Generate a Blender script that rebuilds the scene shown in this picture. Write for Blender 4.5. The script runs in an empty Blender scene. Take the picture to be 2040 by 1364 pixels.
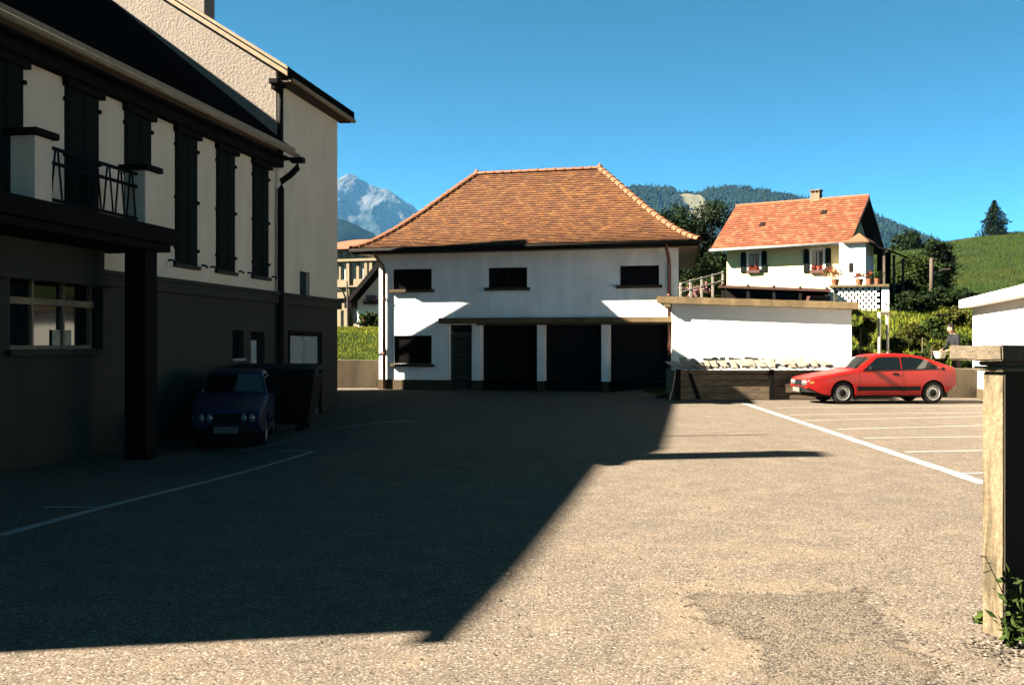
import bpy, bmesh, math, random
from mathutils import Vector, Matrix, noise
random.seed(7)
R = math.radians
scn = bpy.context.scene
col = scn.collection

# ------------------------------------------------------------------ camera
F = 1983.0; EYE = 1.5; HZ = 685.0; CX = 1020.0
cam_d = bpy.data.cameras.new("camera"); cam = bpy.data.objects.new("camera", cam_d); col.objects.link(cam)
cam.location = (0, 0, EYE); cam.rotation_euler = (R(90), 0, 0)
cam_d.sensor_width = 36.0; cam_d.lens = F * 36.0 / 2040.0; cam_d.shift_y = 3.0 / 2040.0
cam_d.clip_start = 0.1; cam_d.clip_end = 30000
scn.camera = cam

# ------------------------------------------------------------------ sky and sun
SUN_EL = 34.5; SUN_AZ = 80.0            # light travels towards azimuth 80 deg (from +Y, clockwise)
w = bpy.data.worlds.new("World"); scn.world = w; w.use_nodes = True
nt = w.node_tree; nt.nodes.clear()
sky = nt.nodes.new("ShaderNodeTexSky"); sky.sky_type = 'NISHITA'; sky.sun_disc = False
sky.sun_elevation = R(SUN_EL); sky.sun_rotation = R(SUN_AZ + 180)
sky.altitude = 600; sky.air_density = 0.15; sky.dust_density = 0.8; sky.ozone_density = 3.0
bg = nt.nodes.new("ShaderNodeBackground"); bg.inputs[1].default_value = 0.05
wo = nt.nodes.new("ShaderNodeOutputWorld")
tn = nt.nodes.new("ShaderNodeMix"); tn.data_type = 'RGBA'; tn.blend_type = 'MULTIPLY'; tn.inputs[0].default_value = 1.0; tn.inputs[7].default_value = (0.10, 0.49, 0.44, 1)   # film's cyan rendering of a clear sky
nt.links.new(sky.outputs[0], tn.inputs[6]); nt.links.new(tn.outputs[2], bg.inputs[0]); nt.links.new(bg.outputs[0], wo.inputs[0])
sd = bpy.data.lights.new("sun", 'SUN'); sun = bpy.data.objects.new("sun", sd); col.objects.link(sun)
sd.energy = 5.0; sd.angle = R(0.55); sd.color = (1.0, 0.9, 0.74)
sdir = Vector((math.sin(R(SUN_AZ)) * math.cos(R(SUN_EL)), math.cos(R(SUN_AZ)) * math.cos(R(SUN_EL)), -math.sin(R(SUN_EL))))
sun.rotation_euler = sdir.to_track_quat('-Z', 'Y').to_euler(); sun.location = (-30, -6, 40)
vs = scn.view_settings
vs.view_transform = 'Standard'; vs.look = 'None'; vs.gamma = 1.0; vs.use_curve_mapping = False
vs.exposure = 3.95
scn.render.engine = 'CYCLES'
scn.render.resolution_x = 1024; scn.render.resolution_y = 684
scn.cycles.max_bounces = 6; scn.cycles.diffuse_bounces = 3; scn.cycles.volume_bounces = 0
scn.cycles.volume_max_steps = 64

# ------------------------------------------------------------------ helpers: materials
def srgb(r, g, b):
    f = lambda c: (c / 255) / 12.92 if c / 255 <= 0.04045 else ((c / 255 + 0.055) / 1.055) ** 2.4
    return (f(r), f(g), f(b))

class NT:
    def __init__(s, name):
        s.m = bpy.data.materials.new(name); s.m.use_nodes = True
        s.t = s.m.node_tree; s.t.nodes.clear()
        s.out = s.n("ShaderNodeOutputMaterial"); s.p = s.n("ShaderNodeBsdfPrincipled")
        s.l(s.p.outputs[0], s.out.inputs[0])
    def n(s, k): return s.t.nodes.new(k)
    def l(s, a, b): s.t.links.new(a, b)
    def coord(s, kind='Object'):
        return s.n("ShaderNodeTexCoord").outputs[kind]
    def pos(s): return s.n("ShaderNodeNewGeometry").outputs['Position']
    def map(s, vec, scale=(1, 1, 1), rot=(0, 0, 0)):
        m = s.n("ShaderNodeMapping"); m.inputs['Scale'].default_value = scale; m.inputs['Rotation'].default_value = rot
        s.l(vec, m.inputs['Vector']); return m.outputs[0]
    def noise(s, vec, scale, detail=4, rough=0.55, dist=0):
        x = s.n("ShaderNodeTexNoise"); x.inputs['Scale'].default_value = scale
        x.inputs['Detail'].default_value = detail; x.inputs['Roughness'].default_value = rough
        x.inputs['Distortion'].default_value = dist
        s.l(vec, x.inputs['Vector']); return x.outputs[0]
    def voro(s, vec, scale, feature='F1'):
        x = s.n("ShaderNodeTexVoronoi"); x.feature = feature; x.inputs['Scale'].default_value = scale
        s.l(vec, x.inputs['Vector']); return x
    def ramp(s, fac, stops):
        r = s.n("ShaderNodeValToRGB"); e = r.color_ramp.elements
        while len(e) < len(stops): e.new(0.5)
        for i, (p, c) in enumerate(stops):
            e[i].position = p; e[i].color = (*c, 1) if not isinstance(c, (int, float)) else (c, c, c, 1)
        s.l(fac, r.inputs[0]); return r.outputs[0]
    def mix(s, fac, a, b, mode='MIX'):
        x = s.n("ShaderNodeMix"); x.data_type = 'RGBA'; x.blend_type = mode
        for v, i in ((fac, 0), (a, 6), (b, 7)):
            if isinstance(v, (int, float)): x.inputs[i].default_value = v
            elif isinstance(v, tuple): x.inputs[i].default_value = (*v, 1)
            else: s.l(v, x.inputs[i])
        return x.outputs[2]
    def math(s, op, a, b=None):
        x = s.n("ShaderNodeMath"); x.operation = op
        for v, i in ((a, 0), (b, 1)):
            if v is None: continue
            if isinstance(v, (int, float)): x.inputs[i].default_value = v
            else: s.l(v, x.inputs[i])
        return x.outputs[0]
    def bump(s, h, strength=0.3, dist=0.01):
        b = s.n("ShaderNodeBump"); b.inputs['Strength'].default_value = strength; b.inputs['Distance'].default_value = dist
        s.l(h, b.inputs['Height']); s.l(b.outputs[0], s.p.inputs['Normal'])
    K = 0.395                                  # one overall albedo level, balanced with the exposure
    def color(s, c):
        if isinstance(c, tuple): s.p.inputs['Base Color'].default_value = (*mul(c, s.K), 1)
        else: s.l(s.mix(1.0, c, (s.K,) * 3, 'MULTIPLY'), s.p.inputs['Base Color'])
    def set(s, **k):
        for a, v in k.items(): s.p.inputs[a.replace('_', ' ')].default_value = v

def mul(c, k): return tuple(max(0, min(1, x * k)) for x in c)

def simple(name, c, rough=0.7, var=0.15, scale=6.0, bump=0.15, bscale=60, metal=0.0, spec=0.12, bdist=0.006):
    m = NT(name); v = m.coord()
    n = m.noise(v, scale, 5, 0.6)
    m.color(m.ramp(n, [(0.3, mul(c, 1 - var)), (0.7, mul(c, 1 + var))]))
    m.set(Roughness=rough, Metallic=metal); m.p.inputs['Specular IOR Level'].default_value = spec
    if bump: m.bump(m.noise(v, bscale, 4, 0.6), bump, bdist)
    return m.m

def plaster(name, c, stain=0.25, bump=0.5, bscale=45, bdist=0.012, K=None):
    m = NT(name); m.K = K or m.K; v = m.coord()
    fine = m.noise(v, bscale, 5, 0.65)
    big = m.noise(m.map(v, (1.2, 1.2, 0.35)), 1.6, 5, 0.6, 0.4)
    streak = m.noise(m.map(v, (9, 9, 0.5)), 1.0, 4, 0.6)
    base = m.ramp(big, [(0.3, mul(c, 1 - stain)), (0.62, c)])
    base = m.mix(m.ramp(streak, [(0.5, 0.0), (0.8, stain * 1.2)]), base, mul(c, 0.55))
    base = m.mix(m.ramp(fine, [(0.35, 0.22), (0.6, 0.0)]), base, mul(c, 0.7))
    m.color(base); m.set(Roughness=0.92); m.p.inputs['Specular IOR Level'].default_value = 0.1
    m.bump(fine, bump, bdist); return m.m

def attr_color(name, rough=0.85, bump=0.3, bscale=90, dirt=0.3, spec=0.15):
    m = NT(name)
    a = m.n("ShaderNodeAttribute"); a.attribute_name = "tint"
    v = m.coord(); n = m.noise(v, 1.3, 5, 0.6); n2 = m.noise(v, 14, 4, 0.6)
    c = m.mix(m.ramp(n, [(0.48, 0.0), (0.72, dirt)]), a.outputs['Color'], (0.025, 0.014, 0.008))
    c = m.mix(m.ramp(n2, [(0.4, 0.25), (0.65, 0.0)]), c, (0.02, 0.012, 0.008))
    m.color(c); m.set(Roughness=rough); m.p.inputs['Specular IOR Level'].default_value = spec
    m.bump(m.noise(v, bscale, 3), bump, 0.004); return m.m

def wood(name, c, c2, scale=(1, 1, 1), rough=0.8):
    m = NT(name); v = m.map(m.coord(), scale)
    n = m.noise(v, 3.0, 6, 0.65, 0.6); n2 = m.noise(m.coord(), 2.2, 4, 0.6)
    col_ = m.ramp(n, [(0.32, c2), (0.66, c)])
    m.color(m.mix(m.ramp(n2, [(0.45, 0.0), (0.75, 0.6)]), col_, mul(c2, 0.6)))
    m.set(Roughness=rough); m.p.inputs['Specular IOR Level'].default_value = 0.2
    m.bump(n, 0.5, 0.006); return m.m

def leafmat(name, c1, c2, scale=1.5):
    m = NT(name); n = m.noise(m.pos(), scale, 3, 0.6)
    a = m.n("ShaderNodeAttribute"); a.attribute_name = "tint"
    c = m.ramp(n, [(0.3, c1), (0.7, c2)])
    m.color(m.mix(1.0, c, a.outputs['Color'], 'MULTIPLY'))
    m.set(Roughness=0.7); m.p.inputs['Specular IOR Level'].default_value = 0.04
    return m.m

def glass_dark(name, c=(0.01, 0.012, 0.014), rough=0.06):
    m = NT(name); m.color(c); m.set(Roughness=rough); m.p.inputs['Specular IOR Level'].default_value = 0.5
    v = m.coord(); m.bump(m.noise(v, 2.5, 2), 0.06, 0.01); return m.m

def asr(r, g, b): return tuple(a * b_ for a, b_ in zip(mul(srgb(r, g, b), 0.505), (1.0, .975, 1.02)))
def asphalt():
    m = NT("asphalt"); v = m.pos()
    sp = m.n("ShaderNodeSeparateXYZ"); m.l(v, sp.inputs[0])
    vor = m.voro(v, 95); cellc = m.n("ShaderNodeSeparateColor"); m.l(vor.outputs['Color'], cellc.inputs[0])
    grain = m.ramp(cellc.outputs[0], [(0.0, asr(62, 55, 48)), (0.12, asr(122, 112, 98)), (0.55, asr(150, 137, 119)), (0.9, asr(172, 158, 137)), (1.0, asr(225, 214, 196))])
    gap = m.ramp(vor.outputs['Distance'], [(0.0, 0.0), (0.55, 0.03), (0.85, 0.3)])
    c = m.mix(gap, grain, asr(66, 60, 53))
    big = m.noise(v, 0.35, 5, 0.6, 0.5)
    c = m.mix(m.ramp(big, [(0.38, 0.0), (0.72, 0.3)]), c, asr(118, 111, 101))
    mid = m.noise(v, 2.6, 6, 0.65)
    c = m.mix(m.ramp(mid, [(0.30, 0.25), (0.52, 0.0)]), c, asr(96, 89, 79))
    c = m.mix(m.ramp(mid, [(0.52, 0.0), (0.72, 0.45)]), c, asr(176, 156, 128))
    pits = m.ramp(m.noise(v, 17, 4, 0.7), [(0.60, 0.0), (0.72, 0.85)])
    pits = m.mix(m.ramp(m.noise(v, 1.1, 3), [(0.45, 0.0), (0.62, 1.0)]), (0, 0, 0), pits)
    c = m.mix(pits, c, asr(52, 46, 40))
    # pale sandy washes and darker worn ground near the gate pillar
    def blob(x, y, rx, ry, lo, hi, warp=0.9, ws=2.2):
        off = m.noise(v, ws, 5, 0.65)
        dx = m.math('DIVIDE', m.math('SUBTRACT', sp.outputs[0], x), rx)
        dy = m.math('DIVIDE', m.math('SUBTRACT', sp.outputs[1], y), ry)
        d = m.math('SQRT', m.math('ADD', m.math('MULTIPLY', dx, dx), m.math('MULTIPLY', dy, dy)))
        d = m.math('ADD', d, m.math('MULTIPLY', m.math('SUBTRACT', off, 0.5), warp * 2))
        return m.ramp(d, [(lo, 1.0), (hi, 0.0)])
    sand = asr(178, 158, 128)
    for (x, y, rx, ry, k) in ((1.0, 5.0, .36, .85, .8), (1.55, 6.15, .75, .22, .8), (1.75, 7.35, .55, .35, .6), (1.05, 6.0, .25, .5, .7), (2.2, 7.9, .5, .2, .5), (.7, 7.2, .5, .3, .5), (1.9, 9.4, .5, .35, .5), (1.5, 6.9, .7, .12, .6)):
        c = m.mix(m.math('MULTIPLY', blob(x, y, rx, ry, 0.15, 1.25, 1.7, 4.5), k * .4), c, sand)
    m.color(c); m.set(Roughness=0.95); m.p.inputs['Specular IOR Level'].default_value = 0.02
    hgt = m.math('ADD', m.math('MULTIPLY', m.math('SUBTRACT', 1.0, vor.outputs['Distance']), 0.7), m.noise(v, 30, 3))
    m.bump(hgt, 0.4, 0.006); return m.m

def old_patch():
    m = NT("asphalt_patch"); v = m.pos()
    vor = m.voro(v, 80); cellc = m.n("ShaderNodeSeparateColor"); m.l(vor.outputs['Color'], cellc.inputs[0])
    c = m.ramp(cellc.outputs[0], [(0.0, asr(84, 76, 66)), (0.35, asr(128, 118, 103)), (0.8, asr(158, 146, 127)), (1.0, asr(172, 160, 140))])
    c = m.mix(m.ramp(vor.outputs['Distance'], [(0.35, 0.0), (0.8, 0.45)]), c, asr(56, 50, 44))
    c = m.mix(m.ramp(m.noise(v, 3.0, 5, .65), [(0.5, 0.0), (0.66, 0.7)]), c, asr(150, 134, 110))
    m.color(c); m.set(Roughness=0.95); m.p.inputs['Specular IOR Level'].default_value = 0.05
    m.bump(m.math('SUBTRACT', 1.0, vor.outputs['Distance']), 0.6, 0.008)
    # ragged edge: the sheet breaks up where it is worn through
    ed = m.n("ShaderNodeAttribute"); ed.attribute_name = "edge"
    s_ = m.math('ADD', ed.outputs['Fac'], m.math('MULTIPLY', m.math('SUBTRACT', m.noise(v, 5, 6, .75), 0.5), 2.3))
    al = m.ramp(s_, [(0.28, 0.0), (0.55, 1.0)])
    m.l(al, m.p.inputs['Alpha']); return m.m

def linepaint():
    m = NT("line_paint"); v = m.pos()
    n = m.noise(v, 26, 5, 0.7); n2 = m.noise(v, 1.7, 3)
    wear = m.math('ADD', n, m.math('MULTIPLY', n2, 0.35))
    m.color(m.ramp(n, [(0.3, (0.26, 0.25, 0.22)), (0.6, (0.36, 0.35, 0.32))]))
    m.set(Roughness=0.8); m.p.inputs['Specular IOR Level'].default_value = 0.1
    m.l(m.ramp(wear, [(0.44, 0.25), (0.56, 1.0)]), m.p.inputs['Alpha']); return m.m

def grassmat():
    m = NT("grass_ground"); v = m.pos()
    n = m.noise(v, 0.22, 6, 0.65, 0.8); n2 = m.noise(v, 2.5, 5, 0.7)
    c = m.ramp(n, [(0.3, (0.0092, 0.0218, 0.0034)), (0.5, (0.026, 0.050, 0.0045)), (0.66, (0.055, 0.060, 0.0075)), (0.8, (0.0126, 0.0252, 0.0042))])
    c = m.mix(m.ramp(n2, [(0.35, 0.65), (0.6, 0.0)]), c, (0.0059, 0.0126, 0.0025))
    m.color(c); m.set(Roughness=0.95); m.p.inputs['Specular IOR Level'].default_value = 0.05
    m.bump(m.math('ADD', n2, m.noise(v, 0.9, 4)), 1.0, 0.5); return m.m

M = {}
M['asphalt'] = asphalt(); M['patch'] = old_patch(); M['line'] = linepaint(); M['grass'] = grassmat()
M['white'] = plaster("white_render", (0.92, 0.92, 0.90), 0.22, 0.5, K=.56)
M['white2'] = plaster("white_render_clean", (0.92, 0.88, 0.80), 0.08, 0.3, K=.5)
M['beige'] = plaster("beige_roughcast", (0.80, 0.67, 0.50), 0.14, 0.8, 30, 0.02, K=.46)
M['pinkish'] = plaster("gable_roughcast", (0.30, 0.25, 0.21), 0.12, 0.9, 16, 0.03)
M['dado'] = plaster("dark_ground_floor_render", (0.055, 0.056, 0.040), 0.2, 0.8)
M['plinth'] = plaster("brown_plinth", (0.09, 0.065, 0.035), 0.3, 0.6)
M['concrete'] = plaster("concrete", (0.19, 0.15, 0.10), 0.45, 0.8, 30, 0.012)
M['retain'] = plaster("retaining_concrete", (0.12, 0.09, 0.055), 0.5, 0.8, 20, 0.02)
M['slab'] = plaster("slab_concrete", (0.20, 0.14, 0.07), 0.5, 0.9, 22, 0.02)
M['yellow'] = plaster("cream_render", (0.78, 0.62, 0.32), 0.06, 0.25, K=.48)
M['factory'] = plaster("factory_render", (0.25, 0.20, 0.13), 0.2, 0.3)
M['dark'] = simple("dark_stained_wood", (0.012, 0.010, 0.009), 0.9, 0.3, 20, 0.2, spec=0.03)
M['darkgreen'] = simple("dark_green_shutter_paint", (0.008, 0.012, 0.010), 0.85, 0.3, 20, 0.2, spec=0.04)
M['black'] = simple("black_trim", (0.008, 0.008, 0.008), 0.7, 0.2, 20, 0.1, spec=0.06)
M['tyre'] = simple("tyre_rubber", (0.016, 0.016, 0.016), 0.85, 0.2, 30, 0.3)
M['gutter'] = simple("cream_gutter_paint", (0.30, 0.22, 0.13), 0.6, 0.25, 8, 0.1)
M['soffit'] = simple("brown_soffit", (0.055, 0.035, 0.022), 0.8, 0.3, 10, 0.2)
M['pipe'] = simple("copper_brown_pipe", (0.17, 0.06, 0.03), 0.55, 0.3, 12, 0.1, spec=0.35)
M['darkpipe'] = simple("dark_downpipe", (0.012, 0.010, 0.008), 0.8, 0.2, 12, 0.1, spec=0.05)
M['slate'] = simple("dark_roof_slate", (0.009, 0.008, 0.008), 0.95, 0.3, 14, 0.4, spec=0.0)
M['gtile'] = attr_color("garage_plain_tiles", dirt=0.3)
M['htile'] = attr_color("house_red_tiles", dirt=0.12)
M['ridge'] = simple("ridge_tile_clay", (0.22, 0.085, 0.04), 0.8, 0.35, 9, 0.3)
M['iron'] = simple("wrought_iron", (0.008, 0.008, 0.008), 0.8, 0.2, 30, 0.1, spec=0.03)
M['glass'] = glass_dark("dark_window_glass"); M['cglass'] = glass_dark("car_glass", (0.006, 0.008, 0.008), 0.03)
M['curtain'] = simple("curtain_cloth", (0.8, 0.62, 0.40), 0.9, 0.25, 20, 0.3)
M['frame'] = simple("white_window_frame", (0.62, 0.60, 0.55), 0.6, 0.1, 20, 0.05)
M['paledoor'] = simple("pale_grey_door_paint", (0.36, 0.40, 0.38), 0.7, 0.2, 8, 0.2)
M['board'] = wood("weathered_dark_boards", (0.30, 0.215, 0.13), (0.06, 0.04, 0.024), (1.2, 8, 14))
M['plank'] = wood("pale_sawn_planks", (0.36, 0.30, 0.23), (0.18, 0.135, 0.085), (8, 1.5, 8))
M['brownwood'] = wood("red_brown_wood", (0.10, 0.03, 0.015), (0.03, 0.012, 0.008), (1.5, 8, 8))
M['sheet'] = simple("grey_fibre_cement_sheet", (0.19, 0.19, 0.19), 0.75, 0.25, 4, 0.3)
M['whitepaint'] = simple("white_painted_metal", (0.36, 0.32, 0.26), 0.6, 0.15, 10, 0.1)
M['plate'] = simple('worn_plate_paint', (0.14, 0.13, 0.11), .6, .3, 12, .1)
M['polewood'] = wood("grey_pole_wood", (0.09, 0.065, 0.04), (0.035, 0.025, 0.016), (10, 10, 1))
M['bark'] = wood("tree_bark", (0.04, 0.028, 0.018), (0.014, 0.01, 0.007), (6, 6, 1))
M['chrome'] = simple("dull_wheel_metal", (0.42, 0.41, 0.39), 0.38, 0.15, 20, 0.1, metal=0.7)
M['lamp'] = simple("lamp_glass", (0.13, 0.125, 0.11), 0.15, 0.05, 20, 0.0, spec=0.6)
M['amber'] = simple("amber_lens", (0.55, 0.20, 0.03), 0.2, 0.05, 20, 0.0, spec=0.6)
M['redlens'] = simple("red_lens", (0.30, 0.01, 0.01), 0.2, 0.05, 20, 0.0, spec=0.6)
M['leaf_dark'] = leafmat("dark_foliage", (0.0060, 0.0140, 0.0040), (0.0175, 0.0310, 0.0070), 0.7)
M['leaf_mid'] = leafmat("mid_foliage", (0.0150, 0.0310, 0.0060), (0.0425, 0.0625, 0.0100), 1.2)
M['leaf_yel'] = leafmat("yellowish_foliage", (0.0375, 0.0450, 0.0075), (0.1000, 0.0950, 0.0150), 1.2)
M['leaf_con'] = leafmat("spruce_needles", (0.0040, 0.0110, 0.0040), (0.0110, 0.0210, 0.0060), 0.8)
M['blade'] = leafmat("grass_blades", (0.085, 0.115, 0.006), (0.19, 0.20, 0.014), 1.0)
M['flower'] = leafmat("red_flowers", (0.2750, 0.0250, 0.0100), (0.3750, 0.0800, 0.0350), 3)
M['pink'] = leafmat("pink_flowers", (0.2500, 0.1000, 0.1100), (0.3500, 0.2000, 0.2000), 3)
def carpaint(name, c):
    m = NT(name); m.color(m.mix(m.ramp(m.noise(m.coord(), 3.0, 4), [(0.4, 0.0), (0.7, 0.25)]), c, mul(c, 0.8)))
    m.set(Roughness=0.5); m.p.inputs['Specular IOR Level'].default_value = 0.12; m.p.inputs['Coat Weight'].default_value = 0.12; m.p.inputs['Coat Roughness'].default_value = 0.12
    return m.m
M['redpaint'] = carpaint("sun_faded_red_paint", (0.29, 0.005, 0.002))
M['bluepaint'] = carpaint("dark_blue_paint", (0.004, 0.009, 0.04))

# ------------------------------------------------------------------ helpers: geometry
class MB:
    def __init__(s): s.v = []; s.f = []; s.tint = []; s.mi = []; s.cur = 0
    def add(s, vs_, fs, tint=None):
        o = len(s.v); s.v += [tuple(p) for p in vs_]
        for f in fs: s.f.append(tuple(i + o for i in f)); s.tint.append(tint); s.mi.append(s.cur)
        return s
    def box(s, x0, x1, y0, y1, z0, z1, tint=None, mat=None):
        if x0 > x1: x0, x1 = x1, x0
        if y0 > y1: y0, y1 = y1, y0
        if z0 > z1: z0, z1 = z1, z0
        p = [(x0, y0, z0), (x1, y0, z0), (x1, y1, z0), (x0, y1, z0), (x0, y0, z1), (x1, y0, z1), (x1, y1, z1), (x0, y1, z1)]
        if mat is not None: p = [mat @ Vector(q) for q in p]
        return s.add(p, [(0, 3, 2, 1), (4, 5, 6, 7), (0, 1, 5, 4), (1, 2, 6, 5), (2, 3, 7, 6), (3, 0, 4, 7)], tint)
    def prism(s, poly, vec, tint=None):
        n = len(poly); vec = Vector(vec); a = [Vector(p) for p in poly]; b = [p + vec for p in a]
        return s.add(a + b, [tuple(range(n))[::-1], tuple(range(n, 2 * n))] + [(i, (i + 1) % n, n + (i + 1) % n, n + i) for i in range(n)], tint)
    def tube(s, pts, rad, seg=8, cap=True, tint=None):
        pts = [Vector(p) for p in pts]; rs = rad if isinstance(rad, (list, tuple)) else [rad] * len(pts)
        vs_ = []; fs = []
        for i, p in enumerate(pts):
            t = (pts[min(i + 1, len(pts) - 1)] - pts[max(i - 1, 0)]).normalized()
            up = Vector((0, 0, 1)) if abs(t.z) < 0.95 else Vector((1, 0, 0))
            a = t.cross(up).normalized(); b = t.cross(a).normalized()
            for k in range(seg):
                q = 2 * math.pi * k / seg; vs_.append(p + (a * math.cos(q) + b * math.sin(q)) * rs[i])
        for i in range(len(pts) - 1):
            for k in range(seg):
                fs.append((i * seg + k, i * seg + (k + 1) % seg, (i + 1) * seg + (k + 1) % seg, (i + 1) * seg + k))
        if cap: fs.append(tuple(range(seg))[::-1]); fs.append(tuple(range((len(pts) - 1) * seg, len(pts) * seg)))
        return s.add(vs_, fs, tint)
    def lathe(s, prof, origin=(0, 0, 0), axis='z', seg=24):
        # prof: list of (r, h)
        vs_ = []; fs = []; o = Vector(origin); n = len(prof)
        for k in range(seg):
            q = 2 * math.pi * k / seg; c, d = math.cos(q), math.sin(q)
            for r, h in prof:
                p = (r * c, r * d, h) if axis == 'z' else (r * c, h, r * d)
                vs_.append(o + Vector(p))
        for k in range(seg):
            k2 = (k + 1) % seg
            for i in range(n - 1): fs.append((k * n + i, k2 * n + i, k2 * n + i + 1, k * n + i + 1))
        return s.add(vs_, fs)
    def mesh(s, name, mat, smooth=False):
        me = bpy.data.meshes.new(name); me.from_pydata(s.v, [], s.f)
        for m in (mat if isinstance(mat, (list, tuple)) else [mat]): me.materials.append(m)
        if any(s.mi): me.polygons.foreach_set("material_index", s.mi)
        if any(t is not None for t in s.tint):
            a = me.color_attributes.new("tint", 'FLOAT_COLOR', 'CORNER'); buf = []
            for p, t in zip(me.polygons, s.tint):
                t = t or (1, 1, 1); buf += [t[0], t[1], t[2], 1.0] * p.loop_total
            a.data.foreach_set("color", buf)
        if smooth: me.polygons.foreach_set("use_smooth", [True] * len(me.polygons))
        me.update(); return me
    def build(s, name, mat, parent=None, smooth=False, bevel=0, fix=True, loc=None, rot=None):
        me = s.mesh(name, mat, smooth)
        if fix:
            b = bmesh.new(); b.from_mesh(me); bmesh.ops.recalc_face_normals(b, faces=b.faces); b.to_mesh(me); b.free()
        return link(name, me, parent, bevel, loc, rot)

def link(name, me, parent=None, bevel=0, loc=None, rot=None):
    o = bpy.data.objects.new(name, me); col.objects.link(o)
    if parent is not None: o.parent = parent
    if loc is not None: o.location = loc
    if rot is not None: o.rotation_euler = rot
    if bevel:
        md = o.modifiers.new("bevel", 'BEVEL'); md.width = bevel; md.segments = 2; md.limit_method = 'ANGLE'
    return o

def tag(o, label=None, cat=None, group=None, kind=None):
    if label: o['label'] = label
    if cat: o['category'] = cat
    if group: o['group'] = group
    if kind: o['kind'] = kind
    return o

def empty(name, label, cat, loc=(0, 0, 0), rz=0, group=None):
    o = bpy.data.objects.new(name, None); col.objects.link(o); o.location = loc; o.rotation_euler = (0, 0, rz)
    o.empty_display_size = 0.2
    return tag(o, label, cat, group)

def at(px, py, Y): return Vector(((px - CX) / F * Y, Y, EYE + (HZ - py) / F * Y))

class Frame:
    def __init__(s, O, th):
        s.O = Vector((O[0], O[1])); s.ux = Vector((math.cos(th), -math.sin(th))); s.uy = Vector((math.sin(th), math.cos(th))); s.th = th
    def hit(s, px, py, axis, c):   # pixel ray with local plane axis=c -> (local x, local y, z)
        a = Vector(((px - CX) / F, 1.0)); u = s.ux if axis == 'x' else s.uy
        Y = (c + s.O.dot(u)) / a.dot(u); P = a * Y - s.O
        return (P.dot(s.ux), P.dot(s.uy), EYE + (HZ - py) / F * Y)
    def world(s, x, y, z=0):
        p = s.O + s.ux * x + s.uy * y; return Vector((p.x, p.y, z))

def ss(a, b, x):
    t = max(0, min(1, (x - a) / (b - a))); return t * t * (3 - 2 * t)
def lerp_tab(tab, x):
    if x <= tab[0][0]: return tab[0][1]
    for (a, p), (b, q) in zip(tab, tab[1:]):
        if x <= b: return p + (q - p) * (x - a) / (b - a)
    return tab[-1][1]

def wall_holes(mb, u0, u1, z0, z1, holes, fn, depth=0.25):
    """a rendered wall face with real openings; fn(u, inward, z) -> local point"""
    us = sorted({u0, u1, *[h[0] for h in holes], *[h[1] for h in holes]}); zs = sorted({z0, z1, *[h[2] for h in holes], *[h[3] for h in holes]})
    us = [u for u in us if u0 <= u <= u1]; zs = [z for z in zs if z0 <= z <= z1]
    for a, b in zip(us, us[1:]):
        for c, d in zip(zs, zs[1:]):
            um, zm = (a + b) / 2, (c + d) / 2
            if any(h[0] < um < h[1] and h[2] < zm < h[3] for h in holes): continue
            mb.add([fn(a, 0, c), fn(b, 0, c), fn(b, 0, d), fn(a, 0, d)], [(0, 1, 2, 3)])
    for (a, b, c, d) in holes:
        for (p, q) in (((a, c), (b, c)), ((b, c), (b, d)), ((b, d), (a, d)), ((a, d), (a, c))):
            mb.add([fn(p[0], 0, p[1]), fn(q[0], 0, q[1]), fn(q[0], depth, q[1]), fn(p[0], depth, p[1])], [(0, 1, 2, 3)])
    return mb

def fbox(mb, fn, u0, u1, w0, w1, z0, z1, tint=None):
    p = [fn(u0, w0, z0), fn(u1, w0, z0), fn(u1, w1, z0), fn(u0, w1, z0), fn(u0, w0, z1), fn(u1, w0, z1), fn(u1, w1, z1), fn(u0, w1, z1)]
    return mb.add(p, [(0, 3, 2, 1), (4, 5, 6, 7), (0, 1, 5, 4), (1, 2, 6, 5), (2, 3, 7, 6), (3, 0, 4, 7)], tint)

# ------------------------------------------------------------------ terrain
def hill(X):
    return lerp_tab([(-50, 4), (0, 6), (20, 9), (40, 12.6), (52, 15.1), (62, 16.2), (74, 17.3), (110, 21), (200, 26), (400, 30)], X)
def tz(X, Y):
    dip = -0.33 * (1 - ss(-5.0, -2.5, X)) * ss(9, 15, Y) * (1 - ss(27, 31, Y))
    left = lerp_tab([(34.0, 0), (34.16, .93), (36.5, 1.9), (38.5, 2.1), (60, 2.3), (150, 4), (400, 12), (1200, 10), (9000, 5)], Y)
    h = hill(X)
    right = lerp_tab([(27.72, 0), (27.86, .28), (30, .32), (33, .9), (37, 2.0), (42, 3.05), (47, 3.5), (60, 4.3), (80, max(4.8, h * .44)), (110, h * .80), (140, h), (165, h * .98), (260, h * .6), (500, h * .3), (1200, 10), (9000, 5)], Y)
    k = ss(3.0, 6.5, X)
    z = left * (1 - k) + right * k
    if Y > 60: z += noise.fractal(Vector((X * .03, Y * .03, 0)), 1.0, 2.0, 4) * .9 * ss(60, 110, Y) * (1 if Y < 300 else 3)
    return z + dip

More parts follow.
